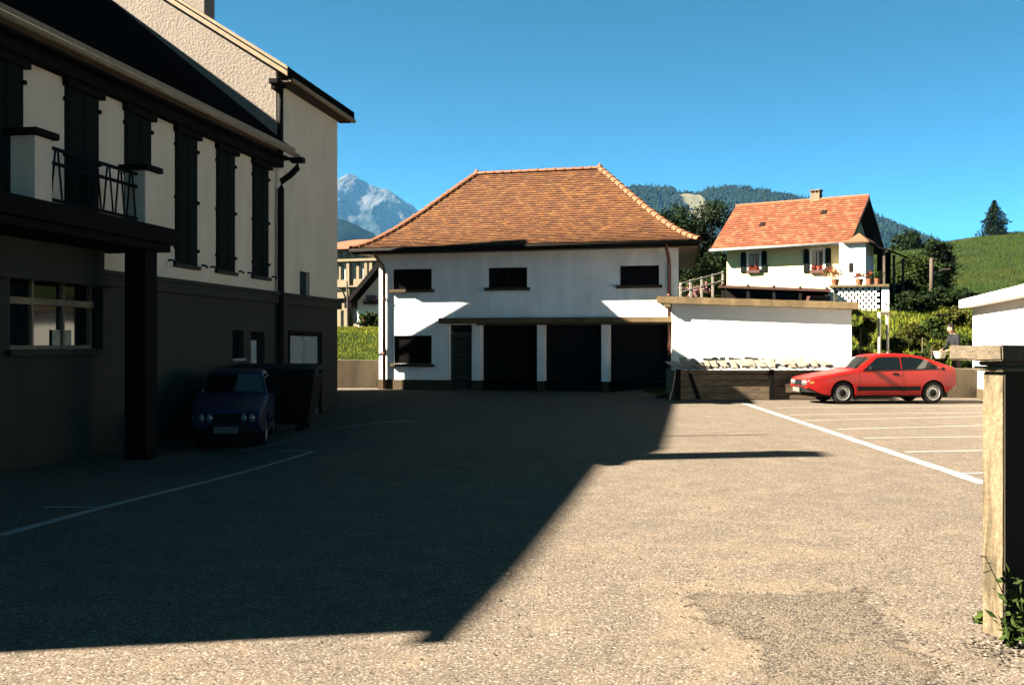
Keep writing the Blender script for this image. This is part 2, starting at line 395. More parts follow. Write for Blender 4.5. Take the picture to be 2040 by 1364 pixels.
def frange(a, b, d):
    n = max(1, int(round((b - a) / d))); return [a + (b - a) * i / n for i in range(n)]
XS = [-9000, -4000, -1500, -600, -300, -150, -80, -50, -36, -26] + frange(-20, 20, .5) + frange(20, 90, 2.5) + [90, 100, 115, 140, 180, 250, 400, 800, 2000, 5000, 9000]
YS = [-9000, -3000, -800, -250, -100, -60, -40, -30, -20, -10, -5] + frange(0, 27.5, .5) + [27.5, 27.72, 27.86, 28.2, 28.6, 29, 29.5, 30, 31, 32, 33, 33.5, 33.85, 34.0, 34.16, 34.5, 35, 36, 36.5, 37, 38, 38.5, 40, 42, 44, 47, 50, 55, 60] + frange(64, 170, 3) + [175, 190, 220, 260, 320, 400, 500, 700, 900, 1200, 2000, 4000, 9000]
def in_court(X, Y): return -20 <= X <= 20 and -30 <= Y <= (33.85 if X < 4 else 27.72)
mb = MB(); nx = len(XS)
for y in YS:
    for x in XS: mb.v.append((x, y, tz(x, y) - (0.06 if in_court(x, y) and y < 27.5 else 0.004)))
for j in range(len(YS) - 1):
    for i in range(nx - 1):
        a = j * nx + i; mb.f.append((a, a + 1, a + nx + 1, a + nx)); mb.tint.append(None); mb.mi.append(0)
tag(mb.build("terrain", M['grass'], smooth=True, fix=False), kind='structure')

def strip_ground(name, x0, x1, ys, mat, dz):
    m = MB(); xs = [x for x in XS if x0 <= x <= x1]; n = len(xs)
    for y in ys:
        for x in xs: m.v.append((x, y, tz(x, y) + dz))
    for j in range(len(ys) - 1):
        for i in range(n - 1):
            a = j * n + i; m.f.append((a, a + 1, a + n + 1, a + n)); m.tint.append(None); m.mi.append(0)
    return tag(m.build(name, mat, smooth=True, fix=False), kind='structure')
strip_ground("court_pavement", -20, 4, [y for y in YS if -30 <= y <= 33.85], M['asphalt'], .004)
strip_ground("court_pavement", 4, 20, [y for y in YS if -30 <= y <= 27.72], M['asphalt'], .004)

def gp(px, py):
    Y = 10.0
    a, b = (px - CX) / F, (HZ - py) / F
    for _ in range(40):
        g = tz(a * Y, Y) + .006; Y2 = (g - EYE) / b; Y += (Y2 - Y) * .5
    return Vector((a * Y, Y))

def painted_line(p0, p1, width, bend=0):
    p0, p1 = Vector(p0), Vector(p1); d = p1 - p0; n = Vector((-d.y, d.x)).normalized(); k = max(2, int(d.length / .4)); m = MB()
    rnd = random.Random(int(p0.x * 1000 + p0.y * 77))
    for i in range(k + 1):
        t = i / k; c = p0 + d * t + n * (bend * 4 * t * (1 - t))
        for s in (-1, 1):
            q = c + n * (s * width / 2 * (1 + rnd.uniform(-.12, .12))); m.v.append((q.x, q.y, tz(q.x, q.y) + .009))
    for i in range(k): m.f.append((2 * i, 2 * i + 2, 2 * i + 3, 2 * i + 1)); m.tint.append(None); m.mi.append(0)
    return tag(m.build("painted_line", M['line'], fix=False), kind='structure')
painted_line(gp(1482, 803), gp(1966, 964), .17)
for (a, b, c, d) in ((1545, 812, 1925, 809), (1570, 826.5, 1925, 822), (1600, 838, 1960, 829), (1668, 855, 1960, 847.5), (1722, 872.5, 1960, 869.5), (1802, 900, 1962, 897), (1915, 943, 1964, 942)):
    p, q = gp(a, b), gp(c, d); painted_line(p, p + (q - p).normalized() * (13.2 - p.x) * 1.0, .085)
painted_line(gp(0, 1066), gp(622, 900), .11)
painted_line(gp(480, 897), gp(825, 838), .11, .15)
painted_line(gp(560, 898), gp(622, 899.5), .06)
painted_line(gp(85, 1010), gp(190, 1010), .06)

# old coarse repair patch by the gate pillar
outl = [(1350, 1180), (1375, 1165), (1520, 1180), (1600, 1168), (1720, 1166), (1758, 1200), (1795, 1250), (1850, 1300), (1910, 1345), (1960, 1420), (1900, 1560), (1560, 1560), (1500, 1400), (1500, 1290), (1420, 1245), (1365, 1225)]
ol = [gp(*p) for p in outl]; cen = sum((Vector(p) for p in ol), Vector((0, 0))) / len(ol)
m = MB(); N = len(ol); rings = [0, .55, .8, 1.0]
for r in rings:
    for p in ol: q = cen + (p - cen) * r; m.v.append((q.x, q.y, tz(q.x, q.y) + .009))
for j in range(3):
    for i in range(N): a, b = j * N + i, j * N + (i + 1) % N; m.f.append((a, b, b + N, a + N)); m.tint.append(None); m.mi.append(0)
po = m.build("asphalt_patch", M['patch'], fix=False)
ea = po.data.attributes.new("edge", 'FLOAT', 'POINT'); ea.data.foreach_set("value", sum([[{0: 1.0, .55: .85, .8: .5, 1.0: 0.05}[r]] * N for r in rings], []))
tag(po, kind='structure')

# loose stones where the paving is worn and along the pillar foot
pm = MB(); rp = random.Random(31); ico = [(0, 0, 1), (.9, 0, .3), (.28, .85, .35), (-.72, .53, .3), (-.72, -.53, .4), (.28, -.85, .3), (0, 0, -.3)]
icf = [(0, 1, 2), (0, 2, 3), (0, 3, 4), (0, 4, 5), (0, 5, 1), (1, 6, 2), (2, 6, 3), (3, 6, 4), (4, 6, 5), (5, 6, 1)]
def stone(x, y, sz):
    a = rp.uniform(0, 6.28); c_, s_ = math.cos(a), math.sin(a); fx, fy, fz = sz * rp.uniform(.7, 1.4), sz * rp.uniform(.6, 1.1), sz * rp.uniform(.4, .8); t = rp.choice((.25, .4, .6, .9, 1.2))
    pm.add([(x + (p[0] * fx * c_ - p[1] * fy * s_), y + (p[0] * fx * s_ + p[1] * fy * c_), tz(x, y) + .008 + p[2] * fz) for p in ico], icf, (.19 * t, .155 * t, .12 * t))
for i in range(800):
    a = rp.randrange(N); q = ol[a].lerp(ol[(a + 1) % N], rp.random()); q = cen + (q - cen) * (rp.gauss(.97, .06) if rp.random() < .35 else rp.uniform(.2, 1.15)); stone(q.x, q.y, abs(rp.gauss(.004, .003)) + .002)
for i in range(900): stone(rp.uniform(-2.6, 2.6), 3.9 + 7 * rp.random() ** 1.6, abs(rp.gauss(.004, .003)) + .002)
for i in range(300): q = gp(2000 + rp.gauss(0, 45), 1290 + rp.gauss(0, 16)); stone(q.x, q.y, abs(rp.gauss(.007, .004)) + .003)
tag(pm.build("loose_grit", attr_color("grit_stone", dirt=.2), fix=False), "loose dark grit and small stones on the worn paving", "grit", kind='stuff')

# ------------------------------------------------------------------ left building
LB = Frame((-4.79, 27.3), R(10.1))
hall = empty("village_hall", "tall beige roughcast building with dark closed shutters and a balcony, wholly in shade", "building", (-4.79, 27.3, 0), -LB.th)
fl = lambda u, w_, z: (-w_, u, z)             # u along the facade, w inward
T_G = LB.hit(550, 400, 'x', 0)[1]             # where the tall far wing begins
T_E = -24.0; BASE = -.7
zc0 = LB.hit(318, 566, 'x', 0)[2]; zc1 = LB.hit(672, 606, 'x', 0)[2]; ZC = (zc0 + zc1) / 2
def rect(px0, py0, px1, py1, c=0.0):
    a = LB.hit(px0, py0, 'x', c); b = LB.hit(px1, py1, 'x', c); return a[1], b[1], b[2], a[2]
wins = []
for (x0, x1, yt) in ((502, 534, 325), (430, 467, 296), (348, 392, 260), (247, 300, 217), (128, 190, 166), (-40, 45, 96)):
    xm = (x0 + x1) / 2; u0 = LB.hit(x0, yt, 'x', 0)[1]; u1 = LB.hit(x1, yt, 'x', 0)[1]
    wins.append([u0, u1, 0, LB.hit((x0 + x1) / 2, yt + (x1 - x0) * .22, 'x', 0)[2]])
ztop = sum(w_[3] for w_ in wins[:5]) / 5; zbot = LB.hit(518, 551, 'x', 0)[2]
for i, w_ in enumerate(wins): w_[3] = ztop; w_[2] = zbot if i < 3 else 3.35
wins[4][1] = wins[4][0] + (wins[3][1] - wins[3][0]) * 1.05
m = MB(); EV = 6.25
TL = -16.7
wall_holes(m, TL, T_G, ZC, EV, [tuple(w_) for w_ in wins], fl, .12); wall_holes(m, T_E, TL, ZC, 6.04, [], fl, .12)
m.build("wall", M['beige'], hall, fix=False)
gw = list(rect(60, 600, 165, 690)); gwin = (LB.hit(20, 600, 'x', 0)[1], LB.hit(205, 600, 'x', 0)[1], 1.42, 2.75)
dwin = rect(463, 714, 485, 658); dwin = (dwin[0], dwin[1], min(dwin[2], dwin[3]), max(dwin[2], dwin[3]))
nd = (LB.hit(500, 660, 'x', 0)[1], LB.hit(527, 660, 'x', 0)[1], -.33, 1.78)
pd = (LB.hit(576, 660, 'x', 0)[1], LB.hit(638, 660, 'x', 0)[1], -.33, 1.74)
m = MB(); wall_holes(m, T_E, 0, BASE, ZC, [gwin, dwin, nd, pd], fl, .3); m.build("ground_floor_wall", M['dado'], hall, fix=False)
sw = (LB.hit(597, 560, 'x', 0)[1], LB.hit(617, 560, 'x', 0)[1], ZC + .08, ZC + .72)
FZ = 7.9; FP = .637; NP = .80; NZ = 6.22
m = MB(); wall_holes(m, T_G, 0, ZC, FZ, [sw], fl, .2); m.build("wall", M['beige'], hall, fix=False)
# gable of the tall wing, end walls, rear walls
SR = 5.5; SRN = 4.5
m = MB(); m.add([(0, T_G, BASE), (-2 * SR, T_G, BASE), (-2 * SR, T_G, FZ), (-SR, T_G, FZ + FP * SR), (0, T_G, FZ)], [(0, 1, 2, 3, 4)]); m.build("gable_wall", M['pinkish'], hall, fix=False)
m = MB(); m.add([(0, 0, BASE), (-2 * SR, 0, BASE), (-2 * SR, 0, FZ), (-SR, 0, FZ + FP * SR), (0, 0, FZ)], [(0, 4, 3, 2, 1)])
m.add([(0, T_E, BASE), (-2 * SRN, T_E, BASE), (-2 * SRN, T_E, 6.04), (-SRN, T_E, NZ + .74 * SRN - .2), (0, T_E, 6.04)], [(0, 1, 2, 3, 4)])
m.add([(-2 * SR, T_G, BASE), (-2 * SR, 0, BASE), (-2 * SR, 0, FZ), (-2 * SR, T_G, FZ)], [(0, 1, 2, 3)])
m.add([(-2 * SRN, T_E, BASE), (-2 * SRN, T_G, BASE), (-2 * SRN, T_G, EV), (-2 * SRN, T_E, EV)], [(0, 1, 2, 3)])
m.build("rear_wall", M['beige'], hall, fix=False)
# roofs
def gable_roof(name, t0, t1, oh, z0, pitch, sr, thick, mat):
    m = MB()
    prof = [(oh, z0 - pitch * oh), (-sr, z0 + pitch * sr), (-2 * sr - oh, z0 - pitch * oh), (-2 * sr - oh, z0 - pitch * oh + thick), (-sr, z0 + pitch * sr + thick * 1.2), (oh, z0 - pitch * oh + thick)]
    m.prism([(x, t0, z) for x, z in prof], (0, t1 - t0, 0)); return m.build(name, mat, hall)
TL = -16.7
gable_roof("roof", TL, T_G - .004, .45, NZ, NP, SRN, .16, M['slate'])
gable_roof("roof", T_E - .06, TL - .004, .45, NZ - .27, .74, SRN, .16, M['slate'])
gable_roof("roof", T_G - .16, .32, .38, FZ, FP, SR, .24, M['slate'])
# cream verge board of the tall wing, soffits, gutters
m = MB()
for (a, b) in ((.02, .13), (.17, .25)):
    m.prism([(.36, T_G - .20, FZ - FP * .36 + a), (-SR, T_G - .20, FZ + FP * SR + a), (-SR, T_G - .20, FZ + FP * SR + b), (.36, T_G - .20, FZ - FP * .36 + b)], (0, .036, 0))
m.build("verge_board", M['gutter'], hall)
m = MB(); m.box(-.02, .30, T_G + .0, .28, FZ - .30, FZ - .26); m.build("soffit", M['soffit'], hall)
m = MB(); m.box(.0, .22, T_G - .42, T_G + .12, FZ - .42, FZ - .31); m.box(.0, .12, T_G - .3, T_G + .1, FZ - .52, FZ - .42); m.build("cornice_return", M['dark'], hall, bevel=.01)
m = MB(); m.tube([(.37, T_G + .02, FZ - .245), (.37, .32, FZ - .245)], .06, 10); m.build("gutter", M['gutter'], hall, smooth=True)
m = MB(); m.box(-.02, .43, TL, T_G - .02, NZ - .46, NZ - .42); m.box(-.02, .2, TL, T_G - .02, NZ - .62, NZ - .462); m.build("soffit", M['dark'], hall)
m = MB(); m.tube([(.52, TL, NZ - .34), (.52, T_G + .06, NZ - .34)], .05, 10); m.build("gutter", M['gutter'], hall, smooth=True)
m = MB(); m.box(.44, .47, TL, T_G + .02, NZ - .30, NZ - .17); m.build("fascia_board", M['gutter'], hall)
m = MB(); m.box(.36, .66, T_G - .04, T_G + .16, NZ - .50, NZ - .38); m.tube([(.52, T_G + .06, NZ - .42), (.50, T_G + .06, NZ - .62), (.34, T_G + .04, NZ - .78), (.14, T_G + .01, NZ - .92), (.12, T_G + .0, NZ - 1.1), (.12, T_G, BASE)], .075, 10)
m.build("downpipe", M['darkpipe'], hall, smooth=False)
m = MB(); m.tube([(.09, T_G + .04, FZ - .4), (.09, T_G + .04, NZ - .4)], .07, 10); m.build("downpipe", M['darkpipe'], hall, smooth=True)
# string course
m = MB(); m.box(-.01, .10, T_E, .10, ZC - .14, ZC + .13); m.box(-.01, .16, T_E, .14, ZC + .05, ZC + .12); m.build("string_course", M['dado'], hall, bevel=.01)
# upper shutters, closed, one leaf per side
def shutter_pair(u0, u1, z0, z1, parent, w_in=.02, mat='darkgreen'):
    um = (u0 + u1) / 2
    for (a, b) in ((u0 + .01, um - .006), (um + .006, u1 - .01)):
        k = MB(); fbox(k, fl, a, b, w_in - .04, w_in + .0, z0, z1)
        n = 4
        for i in range(n):
            za = z0 + (z1 - z0) * i / n; zb = z0 + (z1 - z0) * (i + 1) / n
            fbox(k, fl, a + .06, b - .06, w_in - .052, w_in - .041, za + .06, zb - .04)
        k.build("shutter", M[mat], parent)
for i, (u0, u1, z0, z1) in enumerate(wins):
    shutter_pair(u0, u1, z0, z1, hall)
    k = MB(); fbox(k, fl, u0 - .05, u1 + .07, -.10, .02, z1 - .02, z1 + .13); k.build("window_hood", M['dark'], hall, bevel=.008)
    if i < 3:
        k = MB(); fbox(k, fl, u0 - .06, u1 + .06, -.07, .03, z0 - .07, z0); k.build("window_sill", M['dado'], hall, bevel=.008)
        for u in (u0 - .22, u1 + .2):
            k = MB(); k.tube([fl(u, .02, z0 + .04), fl(u, -.08, z0 + .04), fl(u + .06, -.09, z0 + .0)], .022, 6); k.build("shutter_catch", M['iron'], hall)
    for f_ in (.12, .5, .9):
        for u in (u0, u1):
            k = MB(); fbox(k, fl, u - .035, u + .035, -.05, -.0, z0 + (z1 - z0) * f_ - .03, z0 + (z1 - z0) * f_ + .03); k.build("hinge", M['iron'], hall)
# balcony on columns
D = 1.1
bu1 = LB.hit(318, 500, 'x', D)[1]; bu0 = LB.hit(75, 500, 'x', D)[1]
BZ = LB.hit(318, 500, 'x', D)[2]; BT = BZ + .38
m = MB(); fbox(m, fl, bu0 - 2.2, bu1 + .42, -D - .12, 0, BZ + .12, BT); fbox(m, fl, bu0 - 2.1, bu1 + .3, -D - .03, 0, BZ, BZ + .119); m.build("balcony_slab", M['dark'], hall, bevel=.012)
PT = LB.hit(318, 346, 'x', D)[2]
for u in (bu1, bu0 + .36):
    k = MB(); fbox(k, fl, u - .36, u, -D + .04, -D + .4, BT, PT); k.build("parapet_pier", M['beige'], hall, bevel=.01)
    k = MB(); fbox(k, fl, u - .43, u + .07, -D - .03, -D + .47, PT, PT + .09); k.build("pier_cap", M['dark'], hall, bevel=.01)
    if u == bu1:
        k = MB(); fbox(k, fl, u - .36, u, -D + .04, -D + .40, BASE, BZ); k.build("column", M['dark'], hall, bevel=.01)
k = MB(); fbox(k, fl, bu0 - 2.1, bu0 - 1.74, -D + .04, -D + .40, BASE, BZ); k.build("column", M['dark'], hall, bevel=.01)
m = MB(); RT = PT - .06
for z in (RT, RT - .2, BT + .10): fbox(m, fl, bu0 + .36, bu1 - .36, -D + .17, -D + .21, z - .025, z + .02)
m.build("handrail", M['iron'], hall)
nb = 15; L_ = bu1 - bu0 - .72
for i in range(nb):
    u = bu0 + .36 + L_ * (i + .5) / nb; lean = .05 * (1 if i % 2 else -1)
    k = MB(); k.tube([fl(u - lean, -D + .19, BT + .10), fl(u + lean, -D + .19, RT - .02)], .014, 6); k.build("baluster", M['iron'], hall)
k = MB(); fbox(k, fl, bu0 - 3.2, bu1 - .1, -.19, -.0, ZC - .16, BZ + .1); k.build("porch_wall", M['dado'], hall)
# ground floor window behind the balcony, curtain and bars
u0, u1, z0, z1 = gwin
gf = MB(); fbox(gf, fl, u0, u1, .26, .29, z0, z1); gf.build("window_pane", M['glass'], hall)
fr = MB()
for u in (u0 + .03, u0 + (u1 - u0) * .34, u0 + (u1 - u0) * .67, u1 - .03): fbox(fr, fl, u - .025, u + .025, .20, .26, z0, z1)
for z in (z0 + .03, z1 - .03): fbox(fr, fl, u0, u1, .205, .255, z - .03, z + .03)
fr.build("window_frame", M['gutter'], hall)
k = MB(); zt_ = LB.hit(110, 603, 'x', -.2)[2]; fbox(k, fl, u0, u1, .17, .199, zt_ - .05, zt_ + .05); k.build("window_transom", M['gutter'], hall)
ca, cb = LB.hit(103, 650, 'x', -.24)[1], LB.hit(142, 650, 'x', -.24)[1]; k = MB()
n = 18
for i in range(n):
    a, b = ca + (cb - ca) * i / n, ca + (cb - ca) * (i + 1) / n; wa, wb = .235 + .012 * math.sin(i * 1.9), .235 + .012 * math.sin((i + 1) * 1.9)
    k.add([fl(a, wa, z0), fl(b, wb, z0), fl(b, wb, zt_ - .42), fl(a, wa, zt_ - .42)], [(0, 1, 2, 3)])
k.build("curtain", M['curtain'], hall, fix=False)
k = MB(); fbox(k, fl, u0 - .1, u1 + .1, -.10, .05, z0 - .10, z0 - .002); k.build("window_sill", M['dado'], hall, bevel=.01)
# small openings by the downpipe
for (u0, u1, z0, z1) in (dwin, sw):
    k = MB(); fbox(k, fl, u0, u1, .10, .13, z0, z1); k.build("window_pane", M['glass'], hall)
k = MB(); fbox(k, fl, dwin[0] - .03, dwin[1] + .03, -.05, .02, dwin[2] - .05, dwin[2] - .003); k.build("window_sill", M['paledoor'], hall)
u0, u1, z0, z1 = nd
k = MB(); fbox(k, fl, u0 + .02, u0 + (u1 - u0) * .52, .04, .08, z0, z1 - .2); k.build("door", M['paledoor'], hall)
k = MB(); fbox(k, fl, u0, u1, .25, .28, z0, z1); k.build("door", M['dark'], hall)
u0, u1, z0, z1 = pd; um = (u0 + u1) / 2
for (a, b) in ((u0 + .05, um - .015), (um + .015, u1 - .05)):
    k = MB(); fbox(k, fl, a, b, .06, .1, z0, z1 - .04)
    for (c, d) in ((.1, .55), (.75, 1.3), (1.4, 1.9)): fbox(k, fl, a + .1, b - .1, .045, .059, z0 + c, z0 + d)
    k.build("door", M['paledoor'], hall)
k = MB(); fbox(k, fl, u0 - .06, u0 - .001, -.03, .2, z0, z1 + .08); fbox(k, fl, u1 + .001, u1 + .06, -.03, .2, z0, z1 + .08); fbox(k, fl, u0 - .001, u1 + .001, -.03, .2, z1 + .001, z1 + .08); k.build("door_frame", M['dark'], hall)
# chimneys and mast on the ridges
k = MB(); k.box(-3.05, -2.5, -2.75, -2.2, 9, 11.2); k.box(-3.1, -2.45, -2.8, -2.15, 11.2, 11.35); k.build("chimney", M['pinkish'], hall, bevel=.01)
tc = LB.uy.dot(Vector((-12.4, 10.75)) - LB.O)
k = MB(); k.box(-4.75, -4.25, tc - .3, tc + .3, 9, 11.25); k.box(-4.8, -4.2, tc - .34, tc + .34, 11.25, 11.38); k.build("chimney", M['pinkish'], hall)
k = MB(); k.tube([(-4.4, tc + 3.0, 9.5), (-4.4, tc + 3.0, 11.1)], .05, 6); k.build("mast", M['iron'], hall)
# snow guard rods on the far verge
for i, t in enumerate((.1, .55)):
    k = MB(); q = T_G + .1 + t; k.tube([(.05, q, FZ + .02), (.05, q, FZ + .26)], .012, 5); k.build("snow_guard", M['iron'], hall)
# added unseen block behind the corner, shaped to throw shade on the garage
k = MB(); prof = [(0.004, BASE), (4.2, BASE), (4.2, 4.2), (4.72, 3.0), (2.2, 10.15), (1.9, 10.15), (0.004, 9.4)]
k.prism([(-2.9, t, z) for t, z in prof], (-.7, 0, 0)); k.build("shadow_caster", M['slate'], hall)

# ------------------------------------------------------------------ garage building
GO = Vector((-4.41, 33.0)); GB = Frame(GO, R(15)); GW = 9.84; GD = 8.0; GE = 4.5; SK = .8
gar = empty("garage_building", "white two-storey garage with brown hipped tile roof and three dark vehicle bays", "building", (GO.x, GO.y, 0), -GB.th)
fg = lambda u, w_, z: (u, w_, z)
def grect(px0, py0, px1, py1):
    a = GB.hit(px0, py0, 'y', 0); b = GB.hit(px1, py1, 'y', 0); return [a[0], b[0], b[2], a[2]]
gwins = [grect(783, 577, 860, 535), grect(973, 573, 1050, 532), grect(1235, 568, 1313, 528), grect(785, 724, 860, 668)]
gwins = [(a, b, min(c, d), max(c, d)) for a, b, c, d in gwins]
DT = GB.hit(1100, 646, 'y', 0)[2]
gx = lambda px: GB.hit(px, 700, 'y', 0)[0]
doors = [(gx(895), gx(940), -.1, DT), (gx(956), gx(1070), -.1, DT), (gx(1083), gx(1198), -.1, DT), (gx(1213), gx(1336), -.1, DT)]
m = MB(); wall_holes(m, 0, GW, .33, GE + .1, gwins + [(a, b, .33, d) for a, b, c, d in doors], fg, .45)
m.add([(0, 0, .33), (0, GD, .33), (0, GD, GE + .1), (0, 0, GE + .1)], [(0, 1, 2, 3)]); m.add([(GW, 0, .33), (GW - SK, GD, .33), (GW - SK, GD, GE + .1), (GW, 0, GE + .1)], [(3, 2, 1, 0)]); m.add([(0, GD, 0), (GW - SK, GD, 0), (GW - SK, GD, GE + .1), (0, GD, GE + .1)], [(3, 2, 1, 0)])
m.build("wall", M['white'], gar, fix=False)
m = MB(); wall_holes(m, -.02, GW, -.3, .33, [(a, b, -.3, .33) for a, b, c, d in doors], lambda u, w_, z: (u, w_ - .02, z), .47)
m.add([(-.02, -.02, -.3), (-.02, GD, -.3), (-.02, GD, .33), (-.02, -.02, .33)], [(0, 1, 2, 3)]); m.add([(GW, -.02, -.3), (GW - SK, GD, -.3), (GW - SK, GD, .33), (GW, -.02, .33)], [(3, 2, 1, 0)])
m.build("plinth", M['plinth'], gar, fix=False)
for (a, b, c, d) in gwins:
    k = MB(); fbox(k, fg, a - .1, b + .1, -.13, .2, c - .10, c - .003); k.build("window_sill", M['plinth'], gar, bevel=.012)
    mid = (a + b) / 2
    for (p, q) in ((a + .01, mid - .008), (mid + .008, b - .01)):
        k = MB(); fbox(k, fg, p, q, .075, .09, c + .002, d - .01)
        fbox(k, fg, p, p + .06, .04, .074, c + .002, d - .01); fbox(k, fg, q - .06, q, .04, .074, c + .002, d - .01)
        ns = max(5, int((d - c) / .075))
        for i in range(ns):
            z = c + .01 + (d - c - .03) * i / ns
            k.add([(p + .061, .072, z), (q - .061, .072, z), (q - .061, .05, z + .05), (p + .061, .05, z + .05)], [(0, 1, 2, 3)])
        k.build("shutter", M['dark'], gar, fix=False)
# doors
a, b, c, d = doors[0]
k = MB(); fbox(k, fg, a, b, .16, .2, c, d - .24); k.build("door", M['paledoor'] if False else simple("greenish_door_paint", (0.09, 0.10, 0.075), 0.7, .2, 8, .2), gar)
for i in range(9):
    zz = .05 + i * .19; k = MB(); fbox(k, fg, a + .08, b - .08, .145, .159, zz, zz + .165); k.build("door_panel", M['dado'], gar)
k = MB(); fbox(k, fg, a, b, .16, .2, d - .23, d); k.build("fanlight", M['glass'], gar)
k = MB(); k.tube([(a + .12, .14, 1.05), (a + .12, .09, 1.05), (a + .22, .09, 1.05)], .012, 6); k.build("door_handle", M['iron'], gar)
for (a, b, c, d) in doors[1:]:
    n = 5
    for i in range(n):
        zz = c + (d - c) * i / n
        k = MB(); fbox(k, fg, a, b, .40, .43, zz + .004, zz + (d - c) / n - .004); k.build("garage_door_panel", M['black'], gar, bevel=.006)
    k = MB(); k.tube([((a + b) / 2 - .1, .39, .95), ((a + b) / 2 - .1, .34, .95), ((a + b) / 2 + .1, .34, .95), ((a + b) / 2 + .1, .39, .95)], .012, 6); k.build("door_handle", M['iron'], gar)
# canopy above the doors
c0 = GB.hit(873, 632, 'y', -.5)[0]
ZCAN = GB.hit(1100, 632, 'y', -.5)[2]
k = MB(); fbox(k, fg, c0, GW - .02, -.5, .0, ZCAN - .17, ZCAN); k.build("canopy", M['slab'], gar, bevel=.015)
k = MB(); fbox(k, fg, gx(950), GW - .1, -.06, .0, DT - .02, ZCAN - .171); k.build("lintel", M['slab'], gar)
# roof
OF, OL, OR = .9, .6, .71; ZE = 4.56; ZR = 7.66; RU0, RU1, RV = 2.16, 6.7, 4.0
ev = [Vector((-OL, -OF, ZE)), Vector((GW + OR, -OF, ZE)), Vector((GW + OR - SK - .15, GD + OF, ZE)), Vector((-OL, GD + OF, ZE))]
rd = [Vector((RU0, RV, ZR)), Vector((RU1, RV, ZR))]
def flare(p):      # bell-cast: the lowest courses run flatter
    t = max(0.0, min(1.0, (p.z - ZE) / (ZR - ZE))); return Vector((p.x, p.y, p.z - .30 * math.sin(math.pi * min(1, t ** .8)) * (1 - t) ** .5))
def tile_plane(mb, quad, tw, th, gauge, pal, rnd, flare_fn=None, lift=.012):
    # quad: eave-left, eave-right, ridge-right, ridge-left ; courses of separate tiles
    e0, e1, r1, r0 = [Vector(q) for q in quad]
    ul = (e1 - e0).normalized(); nrm = ul.cross(((r0 + r1) / 2 - (e0 + e1) / 2)).normalized()
    if nrm.z < 0: nrm = -nrm
    up = nrm.cross(ul).normalized(); up = up if up.z > 0 else -up
    H = (r0 - e0).dot(up); W = (e1 - e0).dot(ul)
    rows = int(H / gauge)
    for j in range(rows + 1):
        y0 = j * gauge; t = min(1, (y0 + gauge * .5) / H)
        xl = (r0 - e0).dot(ul) * t; xr = W + ((r1 - e0).dot(ul) - W) * t
        off = (j % 2) * tw / 2; i0 = int(math.floor((xl - off) / tw)); i1 = int(math.ceil((xr - off) / tw))
        for i in range(i0, i1):
            a = max(xl, i * tw + off + .004); b = min(xr, (i + 1) * tw + off - .004)
            if b - a < .02: continue
            jz = rnd.uniform(-.004, .006); tl = y0 - .01 + rnd.uniform(-.006, .006); tu = min(H + .02, y0 + gauge * 1.25)
            def P(x, y, n_):
                q = e0 + ul * x + up * y
                if flare_fn: q = flare_fn(q)
                return q + nrm * n_
            hi = lift * 2 + th + jz
            p = [P(a, tl, hi - th), P(b, tl, hi - th), P(b, tl, hi), P(a, tl, hi), P(b, tu, lift * .6), P(a, tu, lift * .6)]
            c = rnd.choice(pal); k_ = rnd.uniform(.84, 1.12); c = tuple(min(1, x * k_) for x in c)
            mb.add(p, [(0, 1, 2, 3), (3, 2, 4, 5), (0, 3, 5), (1, 4, 2)], c)
rnd = random.Random(3)
pal = [(0.1620, 0.0590, 0.0154), (0.1800, 0.0698, 0.0182), (0.1485, 0.0524, 0.0139), (0.1305, 0.0436, 0.0126), (0.1980, 0.0829, 0.0237), (0.1125, 0.0415, 0.0139)]
m = MB()
for q in ((ev[0], ev[1], rd[1], rd[0]), (ev[1], ev[2], rd[1], rd[1]), (ev[2], ev[3], rd[0], rd[1]), (ev[3], ev[0], rd[0], rd[0])):
    tile_plane(m, q, .18, .018, .155, pal, rnd, flare)
rt = m.build("roof", M['gtile'], gar, fix=False)
# decking under the tiles (follows the same bell-cast)
k = MB(); NS = 8
for q in ((ev[0], ev[1], rd[1], rd[0]), (ev[1], ev[2], rd[1], rd[1]), (ev[2], ev[3], rd[0], rd[1]), (ev[3], ev[0], rd[0], rd[0])):
    for i in range(NS):
        t0, t1 = i / NS, (i + 1) / NS
        A, B = q[0].lerp(q[3], t0), q[1].lerp(q[2], t0); C, D_ = q[1].lerp(q[2], t1), q[0].lerp(q[3], t1)
        k.add([flare(x) for x in (A, B, C, D_)], [(0, 1, 2, 3)])
k.build("roof_deck", M['soffit'], gar, fix=False)
k = MB(); k.prism([(-OL + .04, -OF + .04, GE - .06), (GW + OR - .04, -OF + .04, GE - .06), (GW + OR - SK - .19, GD + OF - .04, GE - .06), (-OL + .04, GD + OF - .04, GE - .06)], (0, 0, .06)); k.build("soffit", M['gutter'], gar)
k = MB(); k.tube([(-OL - .02, -OF - .06, ZE - .045), (GW + OR + .02, -OF - .06, ZE - .045)], .06, 10); k.build("gutter", M['darkpipe'], gar, smooth=True)
k = MB(); k.box(-OL + .01, GW + OR - .01, -OF + .0, -OF + .035, GE - .1, ZE + .0); k.build("fascia_board", M['dark'], gar)
